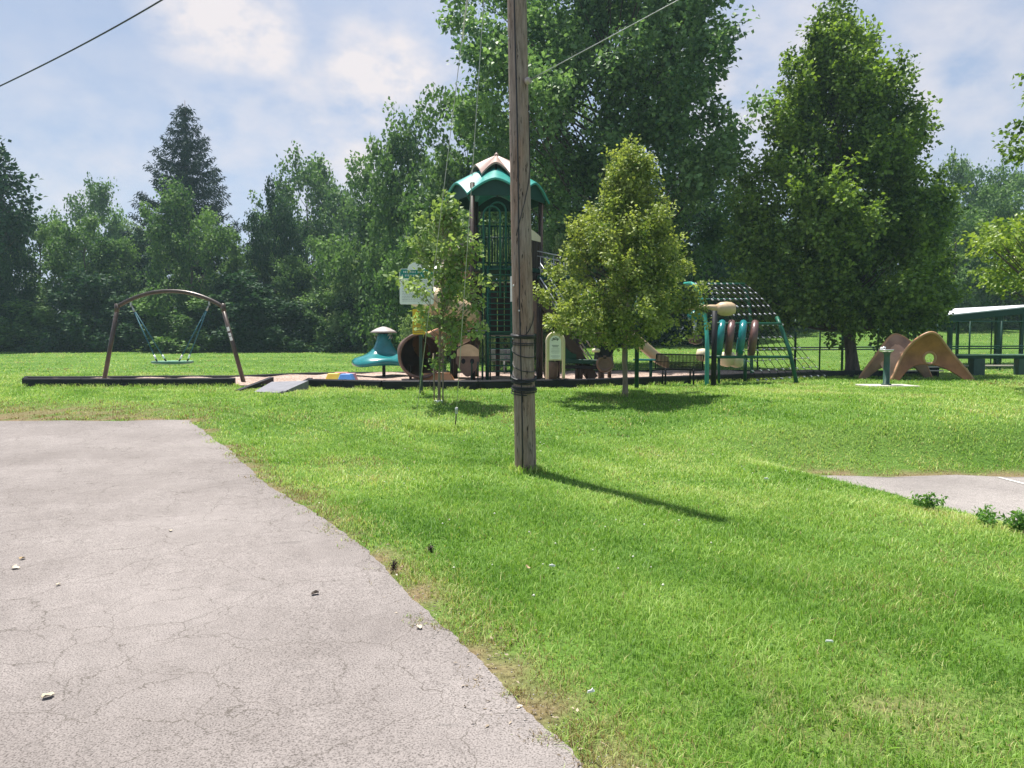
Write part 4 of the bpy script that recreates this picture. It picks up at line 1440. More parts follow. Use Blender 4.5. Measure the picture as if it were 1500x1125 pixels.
# saddle joining both
o = MB(); P = []
for i in range(17):
    u = i / 16
    row = []
    for j in range(11):
        v_ = j / 10
        a = cB_[0][22][int(6 + 14 * u)] if False else None
        pB = Vector(cB_[0][10 + int(u * 16)][8 + int(10 * math.sin(math.pi * u))])
        pF = Vector(cF[1][4 + int(u * 16)][4 + int(14 * math.sin(math.pi * u * .9))])
        p_ = pB.lerp(pF, v_); p_.z -= .16 * math.sin(math.pi * v_)
        row.append(p_)
    P.append(row)
o.grid(P); o.grid([[p_ - Vector((0, 0, .04)) for p_ in r_] for r_ in P])
o.build('saddle', mat('pale_terracotta', (.50, .29, .19), .55, var=.15, scale=2.5), root)
q = at(1327, 533, AD + .45)

# ------------------------------------------------------------------ drinking fountain on its slab
fp = gnd(1298, 566.5)
o = MB(); o.box((fp.x + .02, fp.y, fp.z + .0), (1.3, .85, .10)); ob = o.build('concrete_slab', M['concrete']); tag(ob, 'pale concrete slab under the green drinking fountain', 'slab')
root = thing('drinking_fountain', 'green pedestal drinking fountain with a steel bowl standing on concrete', 'drinking fountain', fp + Vector((0, 0, .05)))
zt = at(0, 515, fp.y).z
MB().lathe([(.13, fp.z + .05), (.13, fp.z + .07), (.085, fp.z + .09), (.075, zt - .12), (.085, zt - .05), (.12, zt - .01), (.12, zt)], (fp.x, fp.y, 0), 20).build('pedestal', mat('fountain_green', (.025, .075, .055), .45), root)
MB().lathe([(.05, zt - .02), (.16, zt + .0), (.19, zt + .05), (.185, zt + .055), (.15, zt + .02), (.02, zt + .015)], (fp.x - .02, fp.y, 0), 24).build('bowl', mat('bright_steel', (.7, .72, .74), .25, metallic=.6), root)
MB().tube([(fp.x - .12, fp.y, zt + .03), (fp.x - .12, fp.y, zt + .10), (fp.x - .08, fp.y, zt + .12), (fp.x - .04, fp.y, zt + .10)], .022, 8).build('spout', mat('spout_steel', (.75, .77, .8), .2, metallic=.6), root)
MB().lathe([(.035, zt + .03), (.04, zt + .10), (.02, zt + .12)], (fp.x - .14, fp.y, 0), 12).build('spout_guard', M['white'], root)

# ------------------------------------------------------------------ fence, shelter, long bench on the right
FDn = 31.5
def fencepost_z(py): return at(0, py, FDn).z
def zline(px, D): return gx(px, D).z
root = thing('chain_link_fence', 'green chain link fence with pipe rails behind the big round maple', 'fence', gx(1230, FDn))
fx = [1110, 1165, 1201, 1234, 1286, 1330, 1372, 1420, 1466, 1520, 1575, 1640]
ztopf = at(0, 471, FDn).z; zmid = at(0, 509.5, FDn).z
for i, px in enumerate(fx):
    p = gx(px, FDn)
    MB().tube([p - Vector((0, 0, .1)), (p.x, p.y, ztopf + (.12 if px == 1165 else .02))], .05 if i in (1, 3) else .034, 10).build('fence_post', M['dgreen'], root)
xa, xb = gx(fx[0], FDn).x, gx(fx[-1], FDn).x
MB().tube([(xa, FDn, ztopf), (xb, FDn, ztopf)], .022, 8).build('top_rail', M['dgreen'], root)
for dz_ in (0, -.10):
    MB().tube([(xa, FDn + (.0 if dz_ == 0 else .6), zmid + dz_), (xb, FDn + (.0 if dz_ == 0 else .6), zmid + dz_ + .1)], .03, 8).build('mid_rail', M['dgreen'], root)
# woven wire: two families of diagonal strands
vs, qd = [], []
z0f = th((xa + xb) / 2, FDn) + .03; hf = ztopf - z0f
k = xa - hf
def strand(a, b_, r_=.0018):
    base = len(vs)
    for p_ in (a, b_):
        vs.extend([(p_[0] - r_, p_[1], p_[2]), (p_[0] + r_, p_[1], p_[2]), (p_[0], p_[1] + r_, p_[2])])
    for s in range(3):
        s2 = (s + 1) % 3; qd.append((base + s, base + s2, base + 3 + s2, base + 3 + s))
while k < xb:
    a0, b0 = max(k, xa), min(k + hf, xb)
    if b0 > a0:
        strand((a0, FDn - .004, z0f + a0 - k), (b0, FDn - .004, z0f + b0 - k))
        strand((a0, FDn + .004, ztopf - (a0 - k)), (b0, FDn + .004, ztopf - (b0 - k)))
    k += .085
ob = link('wire_mesh', fast_mesh('wire_mesh', np.array(vs) - np.array(gx(1230, FDn)), quads=qd), M['dgreen'], root)

DD = 35.0
root = thing('shelter', 'open green post shelter with a pale sloping metal roof', 'shelter', gx(1430, DD))
c1, c2, c3, c4_ = at(1282, 472, DD - 2), at(1502, 449, DD - 2), at(1502, 446.5, DD + 2.2), at(1282, 458, DD + 2.2)
top = [c1, c2, c3, c4_]
bot = [p_ - Vector((0, 0, .05)) for p_ in top]
MB().add(top + bot, [(0, 1, 2, 3), (7, 6, 5, 4), (0, 4, 5, 1), (1, 5, 6, 2), (2, 6, 7, 3), (3, 7, 4, 0)]).build('roof', M['roofwhite'], root)
o = MB()
o.bar(c1 - Vector((0, -.02, .19)), c2 - Vector((0, -.02, .19)), .05, .26)
o.bar(c2 - Vector((.02, 0, .19)), c3 - Vector((.02, 0, .19)), .05, .26)
o.bar(c1.lerp(c4_, .5) - Vector((0, 0, .22)), c2.lerp(c3, .5) - Vector((0, 0, .22)), .1, .22)
o.build('fascia', M['dgreen'], root)
for px, D, r_ in ((1300, DD - 1.7, .06), (1391, DD - 1.7, .085), (1461, DD - 1.7, .10), (1496, DD - 1.7, .07), (1402, DD + 2.0, .06), (1466, DD + 2, .05), (1340, DD + 2, .06)):
    p = gx(px, D); t_ = (px - 1282) / 220
    zt = (c1.lerp(c2, t_).z if D < DD else c4_.lerp(c3, t_).z) - .1
    MB().box((p.x, p.y, (p.z - .1 + zt) / 2), (r_ * 2, r_ * 2, zt - p.z + .1)).build('post', M['dgreen'], root)
for a, b_, D in ((1402, 1452, DD + 1), (1466, 1496, DD + 1)):
    o = MB()
    for py in ((470,) if a == 1402 else (482,)):
        pa, pb_ = at(a, py, D), at(b_, py, D); o.tube([pa, pb_], .035, 8)
    p1_, p2_ = gx(a, D), gx(b_, D); zz = at(0, 482 if a != 1402 else 470, D).z
    o.tube([p1_, (p1_.x, p1_.y, zz)], .03, 8); o.tube([p2_, (p2_.x, p2_.y, zz)], .03, 8)
    o.build('gate_frame', M['dgreen'], root)
o = MB(); pa, pb_ = at(1394, 455, DD - 1.7), at(1375, 468, DD - 1.7); o.bar(pa - Vector((0, 0, .15)), pb_ - Vector((0, 0, .45)), .06, .06); o.build('brace', M['dgreen'], root)

BD = 27.0
root = thing('long_bench', 'long green topped bench on block legs with a pale lower plank', 'bench', gx(1465, BD))
p = gx(1465, BD); zt = at(0, 520, BD).z
x0_, x1_ = at(1398, HOR, BD).x, at(1570, HOR, BD).x
MB().box(((x0_ + x1_) / 2, BD, zt), (x1_ - x0_, .35, .06)).build('seat', mat('pale_green_seat', (.16, .27, .20), .5), root)
MB().box(((x0_ + x1_) / 2, BD + .0, zt - .085), (x1_ - x0_ - .06, .28, .10)).build('apron', M['dgreen'], root)
for px in (1432, 1498, 1560):
    q = gx(px, BD); hh = zt - .14 - q.z
    MB().box((q.x, BD, q.z + hh / 2 - .03), (.42, .30, hh + .06)).build('leg', mat('leg_green', (.02, .06, .05), .5), root)
MB().box(((x0_ + x1_) / 2, BD + .5, at(0, 536, BD + .5).z), (x1_ - x0_, .25, .06)).build('lower_plank', M['wood_board'], root)
root = thing('low_bench', 'low dark bench with pale slats behind the joined climbing panels', 'bench', gx(1340, 26.0))
q = gx(1338, 26.0)
for k, py in enumerate((531.5, 537.5, 543)):
    MB().box((q.x, 26.0 - .25 * k, max(at(0, py, 26.0 - .25 * k).z, q.z + .12)), (1.5, .2, .04)).build('slat', M['wood_board'], root)
for dx in (-.6, .6): MB().box((q.x + dx, 25.8, q.z + .14), (.1, .6, .36)).build('leg', M['black'], root)

# ------------------------------------------------------------------ trees
UP = np.array([0, 0, 1.0])


def unit(a): return a / np.maximum(1e-9, np.linalg.norm(a, axis=-1, keepdims=True))


def leaves_mesh(name, centers, dirs, radii, per, ll, lw, seed, flat=.55, droop=.35, upb=.7, tone_pow=1.0, ctone=None):
    rg = np.random.default_rng(seed)
    n = len(centers) * per
    ci = np.repeat(np.arange(len(centers)), per)
    D = dirs[ci]
    g = rg.normal(size=(n, 3))
    al = (g * D).sum(1, keepdims=True) * D
    off = al * 1.0 + (g - al) * flat
    ln = np.linalg.norm(off, axis=1, keepdims=True)
    off = off / np.maximum(1, ln / 1.9)
    pos = centers[ci] + off * radii[ci][:, None] * .58
    a = unit(unit(off + 1e-6) * .5 + D * .5 + rg.normal(size=(n, 3)) * .6 - UP * droop)
    nn = unit(UP * upb + rg.normal(size=(n, 3)) * .55 + unit(off + 1e-6) * .35)
    s = unit(np.cross(a, nn)); nn = np.cross(s, a)
    sc = rg.uniform(.65, 1.25, (n, 1))
    L_ = ll * sc; W_ = lw * sc
    b_ = pos; t = pos + a * L_ - nn * L_ * .12
    l_ = pos + a * L_ * .45 + s * W_ * .5 + nn * L_ * .08
    r_ = pos + a * L_ * .45 - s * W_ * .5 + nn * L_ * .08
    V = np.stack([b_, l_, t, r_], 1).reshape(-1, 3)
    i0 = np.arange(n) * 4
    tris = np.concatenate([np.stack([i0, i0 + 2, i0 + 1], 1), np.stack([i0, i0 + 3, i0 + 2], 1)])
    ct = rg.random(len(centers)) ** 1.5 if ctone is None else ctone
    tone = np.clip(.55 * rg.random(n) ** tone_pow + .45 * ct[ci], 0, 1)
    return fast_mesh(name, V, tris=tris, tone=np.repeat(tone, 4))


def clusters(rg, z0, z1, prof, n, inner=.3, lobe=.16, up=.45, gap=.25, ph=0.0, squash=1.0, pw=.55):
    ts = np.array([p[0] for p in prof]); rs = np.array([p[1] for p in prof])
    C, Dr = [], []
    rmax = rs.max(); tries = 0
    while len(C) < n and tries < n * 60:
        tries += 1
        t = rg.random(); r = np.interp(t, ts, rs)
        if rg.random() > r / rmax * .85 + .1: continue
        a = rg.random() * 2 * math.pi
        r = r * (1 + lobe * math.sin(3 * a + ph + 5 * t) + lobe * .7 * math.sin(5 * a - ph * 2 + 9 * t))
        f = inner + (1 - inner) * rg.random() ** pw
        p = np.array([r * f * math.cos(a), r * f * math.sin(a) * squash, z0 + (z1 - z0) * t])
        k = 2.2 / rmax
        nz = math.sin(p[0] * k * 2.1 + ph) * math.sin(p[1] * k * 2.3 + 1.3 * ph) * math.sin(p[2] * k * 2.6 + 2.1 * ph)
        if nz < -1 + gap * 2 * .45 + .0 and rg.random() < .9: continue
        if nz < -.22 and rg.random() < gap: continue
        C.append(p)
        o = np.array([math.cos(a), math.sin(a), 0]) * (1 - up) * (.3 + f) + UP * up * (.6 + t) + rg.normal(size=3) * .28
        Dr.append(o / np.linalg.norm(o))
    return np.array(C), np.array(Dr)


def boughs(rg, C, Dr, m, Rb, along=1.0, across=.55, ztop=None):
    """break each limb's end into m leafy shoots, leaving gaps between the boughs"""
    n = len(C)
    i = np.repeat(np.arange(n), m)
    sc = rg.uniform(.65, 1.3, n)[i][:, None]
    g = rg.normal(size=(n * m, 3)); g /= np.maximum(1, np.linalg.norm(g, axis=1, keepdims=True) / 1.7)
    al = (g * Dr[i]).sum(1, keepdims=True) * Dr[i]
    C2 = C[i] + (al * along + (g - al) * across) * Rb * sc * .6
    if ztop is not None: C2[:, 2] = np.minimum(C2[:, 2], ztop - .1 + .0 * C2[:, 2])
    D2 = unit(Dr[i] + rg.normal(size=(n * m, 3)) * .45)
    return C2, D2, i


def trunk_mesh(z_top, r0, C, rg, nlimb, lean=(0, 0), flare=1.5, fork=.75, limb_r=.28, zmin=.8):
    o = MB()
    wob = [(rg.normal() * .012 * z_top, rg.normal() * .012 * z_top) for _ in range(8)]
    def axp(z):
        t = max(0, min(1, z / z_top)); i = min(6, int(t * 7)); f = t * 7 - i
        return Vector((lean[0] * t + (wob[i][0] * (1 - f) + wob[i + 1][0] * f) * min(1, t * 3), lean[1] * t + (wob[i][1] * (1 - f) + wob[i + 1][1] * f) * min(1, t * 3), z))
    def rad(z):
        t = max(0, z / z_top)
        return r0 * ((1 - t) ** .8 * .92 + .05) * (1 + (flare - 1) * math.exp(-z / (r0 * 2.2)))
    zz = [-.15, 0, .05 * z_top * .4] + list(np.linspace(.04 * z_top, z_top, 26))
    o.tube([axp(z) if z > 0 else Vector((0, 0, z)) for z in zz], [rad(max(z, 0)) for z in zz], 14)
    idx = rg.permutation(len(C))[:nlimb]
    for i in idx:
        c = Vector(C[i]); hd = math.hypot(c.x, c.y)
        zs_ = max(zmin, min(z_top * .93, c.z - hd * rg.uniform(.55, 1.1)))
        s_ = axp(zs_)
        m_ = s_.lerp(c, .5) + Vector((0, 0, -.10 * hd + .04 * rg.normal()))
        pts = [s_ * (1 - t) ** 2 + m_ * 2 * t * (1 - t) + c * t * t for t in np.linspace(0, 1, 7)]
        rr = min(rad(zs_) * .55, limb_r * r0 * (.5 + hd / (abs(C).max() + .01)))
        o.tube(pts, [max(.006, rr * (1 - .9 * t)) for t in np.linspace(0, 1, 7)], 6, caps=False)
    return o


def tree(name, label, loc, zb, zt, prof, n, per, ll, lw, cr, r0, lm, bm, seed, group=None, nlimb=40, up=.45, gap=.25, inner=.3, lobe=.16, lean=(0, 0), flat=.55, droop=.35, top=.86, pw=.55, squash=1.0, upb=.7, zmin=None, tone_pow=1.0, bough=None, leader=None, skip=None):
    rg = np.random.default_rng(seed)
    root = thing(name, label, 'tree', loc, group)
    C, Dr = clusters(rg, zb, zt, prof, n, inner, lobe, up, gap, seed * 1.7, squash, pw)
    bi = None
    if skip is not None:
        kk = np.array([not (skip(q_) and rg.random() < .6) for q_ in C]); C, Dr = C[kk], Dr[kk]; n = len(C)
    if leader:      # shoots round the leading stem fill the tip
        zz = np.linspace(zb + (zt - zb) * leader[0], zt, leader[1])
        rr2 = np.interp((zz - zb) / (zt - zb), [q_[0] for q_ in prof], [q_[1] for q_ in prof]) * .55
        aa = rg.random(len(zz)) * 6.28
        C = np.concatenate([C, np.stack([rr2 * np.cos(aa), rr2 * np.sin(aa), zz], 1)])
        Dr = np.concatenate([Dr, unit(np.stack([np.cos(aa) * .4, np.sin(aa) * .4, np.ones(len(zz))], 1))])
        n = len(C)
    if bough: C, Dr, bi = boughs(rg, C, Dr, *bough)
    C[:, 0] += lean[0] * C[:, 2] / zt; C[:, 1] += lean[1] * C[:, 2] / zt
    rd = cr * rg.uniform(.7, 1.35, len(C))
    ct = None
    if bi is not None: ct = np.clip(rg.random(n)[bi] ** 1.4 * .8 + rg.random(len(C)) ** 1.6 * .5 - .05, 0, 1)
    me = leaves_mesh('crown', C, Dr, rd, per, ll, lw, seed + 1, flat, droop, upb, tone_pow, ct)
    link('crown', me, lm, root)
    tb = trunk_mesh(zt * top, r0, C, rg, nlimb, lean, zmin=zb * .85 if zmin is None else zmin)
    me2 = tb.build('trunk', bm)
    me2.parent = root
    return root


def H(px, py, D, base): return at(px, py, D).z - base.z


# sapling with stakes (bare trunk ringed by a pale guard)
p = gnd(643, 590)
h = H(643, 286, p.y, p)
rt = tree('young_maple', 'slender young maple sapling in front of the slide, staked, with a white collar', p, .20 * h, h - .25,
     [(0, .30), (.08, .55), (.18, .72), (.32, .82), (.5, .88), (.7, .78), (.85, .55), (.95, .28), (1, .08)], 38, 15, .11, .09, .19, .033, M['leaf_young'], M['bark_pale'], 5, nlimb=120, up=.34, gap=.2, inner=.08, lobe=.32, flat=.7, top=.97, pw=.75, bough=(5, .32), leader=(.4, 10), lean=(.10, 0), skip=lambda q_: q_[0] < -.10 and 1.55 < q_[2] < 2.95, zmin=.22 * h)
MB().lathe([(.10, p.z - .02), (.10, p.z + .05), (.085, p.z + .055), (.06, p.z + .03)], (p.x, p.y, 0), 16).build('collar', M['white'], rt)
for dx, dy in ((-.10, .02), (.085, -.03)):
    o = MB().tube([(p.x + dx, p.y + dy, p.z - .2), (p.x + dx * 1.1, p.y + dy, p.z + 1.05)], .016, 8)
    ob = o.build('tree_stake', M['bark_pale']); tag(ob, 'slim wooden stake left of the sapling trunk' if dx < 0 else 'slim wooden stake right of the sapling trunk', 'stake', 'stakes beside the sapling')

# the yellow-tipped ornamental tree
p = gnd(915.5, 581)
h = H(915, 219, p.y, p)
PY = [(0, .8), (.06, 1.35), (.14, 1.66), (.26, 1.72), (.4, 1.5), (.55, 1.16), (.7, .82), (.84, .48), (.94, .22), (1, .06)]
tree('ornamental_tree', 'compact pyramid-shaped tree with yellowish tips on the lawn by the dark bench', p, .215 * h, h - .14, PY, 150, 34, .08, .058, .18, .062, M['leaf_linden'], M['bark_pale'], 9, nlimb=120, up=.35, gap=.1, inner=.2, lobe=.12, top=.97, pw=.5, zmin=.26 * h, bough=(8, .34), leader=(.55, 16))

# big round maple on the right
p = gx(1250, 28.0)
h = H(1250, 14, p.y, p)
s_ = p.y / F_PX
PM = [(0, 104 * s_), (.05, 138 * s_), (.13, 154 * s_), (.3, 148 * s_), (.45, 130 * s_), (.6, 105 * s_), (.75, 80 * s_), (.88, 47 * s_), (.96, 20 * s_), (1, 4 * s_)]
tree('maple_tree', 'broad dense dark maple with bright sunlit edges behind the drinking fountain', p, .15 * h, h - .45, PM, 235, 58, .15, .125, .50, .21, M['leaf_maple'], M['bark'], 14, nlimb=110, up=.62, gap=.25, inner=.3, lobe=.13, flat=.36, pw=.5, lean=(-.95, 0), zmin=1.6, squash=.75, bough=(9, .86, 1.1, .55), leader=(.55, 20))

# tall tree behind the tower
p = on_mulch(885, 30)
p = gx(884, 34.0)
h = H(884, -170, 34.0, p); s_ = 34.0 / F_PX
PB = [(0, 130 * s_), (.1, 170 * s_), (.25, 194 * s_), (.42, 194 * s_), (.6, 174 * s_), (.75, 142 * s_), (.88, 95 * s_), (1, 30 * s_)]
tree('shade_tree', 'towering leafy shade tree with open sky gaps behind the play tower', p, .21 * h, h, PB, 158, 58, .21, .175, .66, .36, M['leaf_big'], M['bark'], 23, nlimb=170, up=.4, gap=.6, inner=.22, lobe=.15, flat=.5, pw=.55, zmin=3.0, bough=(12, 1.45, 1.1, .6))

# far trees: a few crowns reused at their own size
def proto(seed, prof, n, per, ll, lw, cr, lm, gap=.3, up=.45, lobe=.2, zb=.3, flat=.6):
    rg = np.random.default_rng(seed)
    C, Dr = clusters(rg, zb, 13, prof, n // 8, .35, lobe, up, gap * .5, seed * 2.3)
    C, Dr, bi = boughs(rg, C, Dr, 8, 1.5, 1.0, .65)
    rd = cr * rg.uniform(.7, 1.4, len(C))
    ct = np.clip(rg.random(n // 8)[bi] ** 1.4 * .8 + rg.random(len(C)) ** 1.6 * .5 - .05, 0, 1)
    me = leaves_mesh('crown', C, Dr, rd, per, ll, lw, seed + 3, flat, ctone=ct)
    me.materials.append(lm)
    tb = trunk_mesh(11, .28, C, rg, 30, zmin=1.5).build('trunk', M['bark'])
    tm = tb.data; bpy.data.objects.remove(tb)
    return me, tm


FULL = [(0, 3.6), (.12, 4.6), (.35, 5.0), (.6, 4.6), (.8, 3.3), (.93, 1.9), (1, .6)]
TALL = [(0, 2.4), (.2, 3.6), (.45, 4.6), (.7, 4.4), (.88, 2.8), (1, .7)]
ROUND = [(0, 4.2), (.2, 5.2), (.5, 5.1), (.75, 4.0), (.92, 2.2), (1, .6)]
PR = {
    'full': proto(31, FULL, 520, 54, .30, .24, .72, M['leaf_far']),
    'tall': proto(37, TALL, 380, 52, .29, .24, .72, M['leaf_far'], gap=.75, zb=2.5),
    'pale': proto(41, ROUND, 500, 52, .30, .24, .70, M['leaf_pale']),
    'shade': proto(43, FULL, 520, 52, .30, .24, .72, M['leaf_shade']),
    'round': proto(47, ROUND, 520, 54, .30, .24, .72, M['leaf_far'], gap=.25),
    'rust': proto(53, TALL, 200, 30, .30, .24, .6, M['leaf_rust'], gap=.6),
    'pale bush': proto(67, [(0, 4.4), (.3, 5.2), (.6, 4.4), (.85, 2.6), (1, .8)], 260, 50, .5, .4, .95, M['leaf_far'], gap=.3, zb=.2),
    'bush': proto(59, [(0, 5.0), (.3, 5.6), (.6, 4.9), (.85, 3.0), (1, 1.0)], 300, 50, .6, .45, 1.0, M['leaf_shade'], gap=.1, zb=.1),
}
frng = random.Random(77)


def far_tree(px, pyt, wpx, D, kind, label, name='broadleaf_tree', cat='tree', group='trees along the far edge of the field', base_drop=0):
    p = gx(px, D); p.z -= .15 + base_drop
    h = H(px, pyt, D, p); w = wpx * D / F_PX
    sx = w / 11.6; sz_ = h / 14.3
    root = thing(name, label, cat, p, group)
    root.scale = (sx, sx * frng.uniform(.85, 1.05), sz_)
    root.rotation_euler = (0, 0, frng.uniform(0, 6.28))
    me, tm = PR[kind]
    link('crown', me, None, root)
    if cat == 'tree': link('trunk', tm, None, root)
    return root


FT = [
    (-60, 255, 190, 62, 'full', 'leafy tree only just entering the frame at the far left'),
    (2, 262, 110, 58, 'shade', 'dark tree under the bare-tipped crown at the left edge'),
    (62, 298, 130, 63, 'full', 'mid green tree left of the round-crowned tree at the far left'),
    (128, 306, 150, 61, 'round', 'broad round tree left of the conifer at the field edge'),
    (150, 262, 120, 84, 'tall', 'airy pale-trunked tree standing up behind the left trees'),
    (200, 340, 120, 66, 'shade', 'shaded tree tucked left of the bright tree below the conifer'),
    (205, 300, 90, 86, 'pale', 'pale hazy tree in the dip left of the conifer'),
    (282, 258, 168, 60, 'full', 'bright green tree standing below the tall conifer'),
    (352, 330, 110, 64, 'round', 'rounded tree right of the bright tree below the conifer'),
    (405, 262, 105, 63, 'shade', 'dark vine-covered tall tree right of the conifer'),
    (452, 222, 190, 76, 'tall', 'airy light crowned tree with sky gaps right of the conifer'),
    (505, 262, 130, 78, 'tall', 'loose crowned tree between the airy tree and the tall dark tree'),
    (470, 345, 130, 62, 'round', 'low broad tree in front of the airy crowned tree'),
    (545, 345, 110, 57, 'pale', 'light green tree left of the sapling at the field edge'),
    (532, 318, 52, 61, 'rust', 'reddish brown dying tree left of the sapling'),
    (614, 150, 205, 50, 'full', 'tall round-topped tree left of the shade tree'),
    (566, 212, 170, 58, 'round', 'tree with stepped outline behind the sapling'),
    (688, 118, 215, 42, 'round', 'tall leafy tree touching the left side of the shade tree'),
    (650, 285, 110, 29.5, 'pale', 'pale leafed small tree just behind the left side of the roof'),
    (812, 310, 90, 28.6, 'pale', 'pale leafed small tree right of the tower posts'),
    (740, 300, 110, 28.4, 'pale', 'pale leafed small tree showing between the tower posts'),
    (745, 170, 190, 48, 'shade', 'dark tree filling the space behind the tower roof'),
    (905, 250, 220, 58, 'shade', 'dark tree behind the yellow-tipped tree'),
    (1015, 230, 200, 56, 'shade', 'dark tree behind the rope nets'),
    (1100, 290, 180, 62, 'full', 'tree in shade between the shade tree and the maple'),
    (1185, 270, 190, 66, 'round', 'tree mostly hidden behind the broad maple'),
    (1290, 255, 190, 68, 'full', 'tree showing through the right flank of the maple'),
    (1392, 226, 110, 82, 'tall', 'hazy tall tree just right of the maple'),
    (1455, 222, 150, 86, 'full', 'hazy tall tree with layered top near the right edge'),
    (1440, 268, 130, 66, 'round', 'round tree above the shelter roof'),
    (1395, 300, 120, 60, 'round', 'smaller round tree left of the shelter roof peak'),
    (1510, 290, 160, 62, 'full', 'tree behind the lime green branches at the right edge'),
    (1600, 260, 190, 70, 'full', 'tree mostly beyond the right edge behind the shelter'),
]
for a in FT: far_tree(*a)
# understorey
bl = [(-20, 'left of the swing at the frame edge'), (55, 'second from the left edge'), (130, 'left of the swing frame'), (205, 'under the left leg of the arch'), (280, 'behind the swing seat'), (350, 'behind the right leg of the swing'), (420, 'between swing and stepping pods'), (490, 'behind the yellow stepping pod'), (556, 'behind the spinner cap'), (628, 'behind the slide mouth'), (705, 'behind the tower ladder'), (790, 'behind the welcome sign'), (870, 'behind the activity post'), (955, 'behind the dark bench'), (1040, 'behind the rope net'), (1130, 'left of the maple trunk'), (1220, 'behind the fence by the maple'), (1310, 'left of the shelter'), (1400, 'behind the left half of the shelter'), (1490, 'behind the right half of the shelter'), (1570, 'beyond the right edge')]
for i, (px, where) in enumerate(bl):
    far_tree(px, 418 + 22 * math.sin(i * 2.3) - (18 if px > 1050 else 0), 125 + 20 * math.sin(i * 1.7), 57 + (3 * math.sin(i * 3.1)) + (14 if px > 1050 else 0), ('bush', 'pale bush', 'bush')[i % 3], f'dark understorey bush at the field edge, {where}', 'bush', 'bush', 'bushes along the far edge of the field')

# conifer
def conifer(px, pyt, D, label):
    p = gx(px, D); h = H(px, pyt, D, p)
    root = thing('spruce_tree', label, 'tree', p)
    rg = np.random.default_rng(91)
    o = MB(); o.tube([(0, 0, -.2), (0, 0, h * .5), (0, 0, h)], [.38, .22, .02], 10)
    C, Dr, Rd = [], [], []
    z = h * .22
    while z < h * .985:
        t = (z - h * .22) / (h * .78)
        L0 = 7.5 * (1 - t) ** .9 + .12
        nb = 6 if t < .8 else 5
        a0 = rg.random() * 6.28
        for k in range(nb):
            a = a0 + k * 6.283 / nb + rg.normal() * .2
            L = L0 * rg.uniform(.72, 1.12)
            u = np.array([math.cos(a), math.sin(a), 0])
            pts = []
            for s in np.linspace(0, 1, 7):
                pts.append(np.array([0, 0, z]) + u * L * s + UP * (-.24 * L * math.sin(s * 2.0) + .18 * L * s ** 3 + .25 * L * s * t))
            o.tube(pts, [max(.012, .07 * (1 - t) * (1 - s)) for s in np.linspace(0, 1, 7)], 5, caps=False)
            m_ = max(3, int(L * 4.2))
            for s in np.linspace(.12, 1, m_):
                f = s * 6; i = min(5, int(f)); q_ = pts[i] + (pts[i + 1] - pts[i]) * (f - i)
                for side in (-1, 0, 1):
                    w = np.cross(u, UP) * side * .17 * L * .5 * (1 - s * .75) * rg.uniform(.4, 1)
                    C.append(q_ + w - UP * abs(side) * .12); d_ = u * .7 + w * .6 - UP * .25; Dr.append(d_ / np.linalg.norm(d_)); Rd.append(.27)
        z += h * .78 * .034 + .15 * rg.random()
    me = leaves_mesh('crown', np.array(C), np.array(Dr), np.array(Rd), 6, .40, .09, 5, .5, .35, .4)
    link('crown', me, M['needle'], root)
    tb = o.build('trunk', M['bark']); tb.parent = root
conifer(279, 147, 72, 'tall dark pointed spruce rising above the left treeline')
# bare-tipped tree at the left edge
p = gx(-8, 56); h = H(-8, 176, 56, p); s_ = 56 / F_PX
tree('half_dead_tree', 'dark tree with bare twig tips at the left edge of the treeline', p, .45 * h, h * .93, [(0, 45 * s_), (.4, 48 * s_), (.75, 32 * s_), (1, 6 * s_)], 110, 40, .35, .28, .8, .3, M['leaf_shade'], M['bark'], 61, nlimb=100, gap=.7, up=.5, top=1.05)
# lime-leaved tree leaning in from the right edge
p = gx(1590, 17.5); s_ = 17.5 / F_PX
tree('lime_tree', 'lime green tree reaching in from the right edge with layered branches', p, H(0, 428, 17.5, p), H(0, 300, 17.5, p), [(0, 100 * s_), (.3, 140 * s_), (.6, 158 * s_), (.85, 120 * s_), (1, 60 * s_)], 190, 60, .11, .085, .34, .13, M['leaf_lime'], M['bark'], 67, nlimb=90, gap=.5, up=.06, inner=.35, flat=.45, lobe=.12, zmin=1.6, top=1.5)
p = gx(1606, 21); s_ = 21 / F_PX
tree('overhanging_tree', 'darker tree at the right edge with one leafy bough reaching into the sky', p, H(0, 205, 21, p), H(0, 60, 21, p), [(0, 100 * s_), (.25, 136 * s_), (.5, 120 * s_), (.8, 80 * s_), (1, 30 * s_)], 120, 60, .15, .12, .42, .16, M['leaf_maple'], M['bark'], 71, nlimb=80, gap=.4, up=.12, inner=.3, flat=.5, lobe=.1, zmin=3)

# ------------------------------------------------------------------ grass
gr = np.random.default_rng(5)


def in_bed(x, y):
    px = 750 + F_PX * x / np.maximum(y, .1)
    fy = np.interp(px, [p_[0] for p_ in front_px], [p_.y for p_ in FR])
    by = np.interp(px, [p_[0] for p_ in back_px], [p_[1] for p_ in back_px])
    return (px > 30) & (px < 1356) & (y > fy - .06) & (y < by + .1)


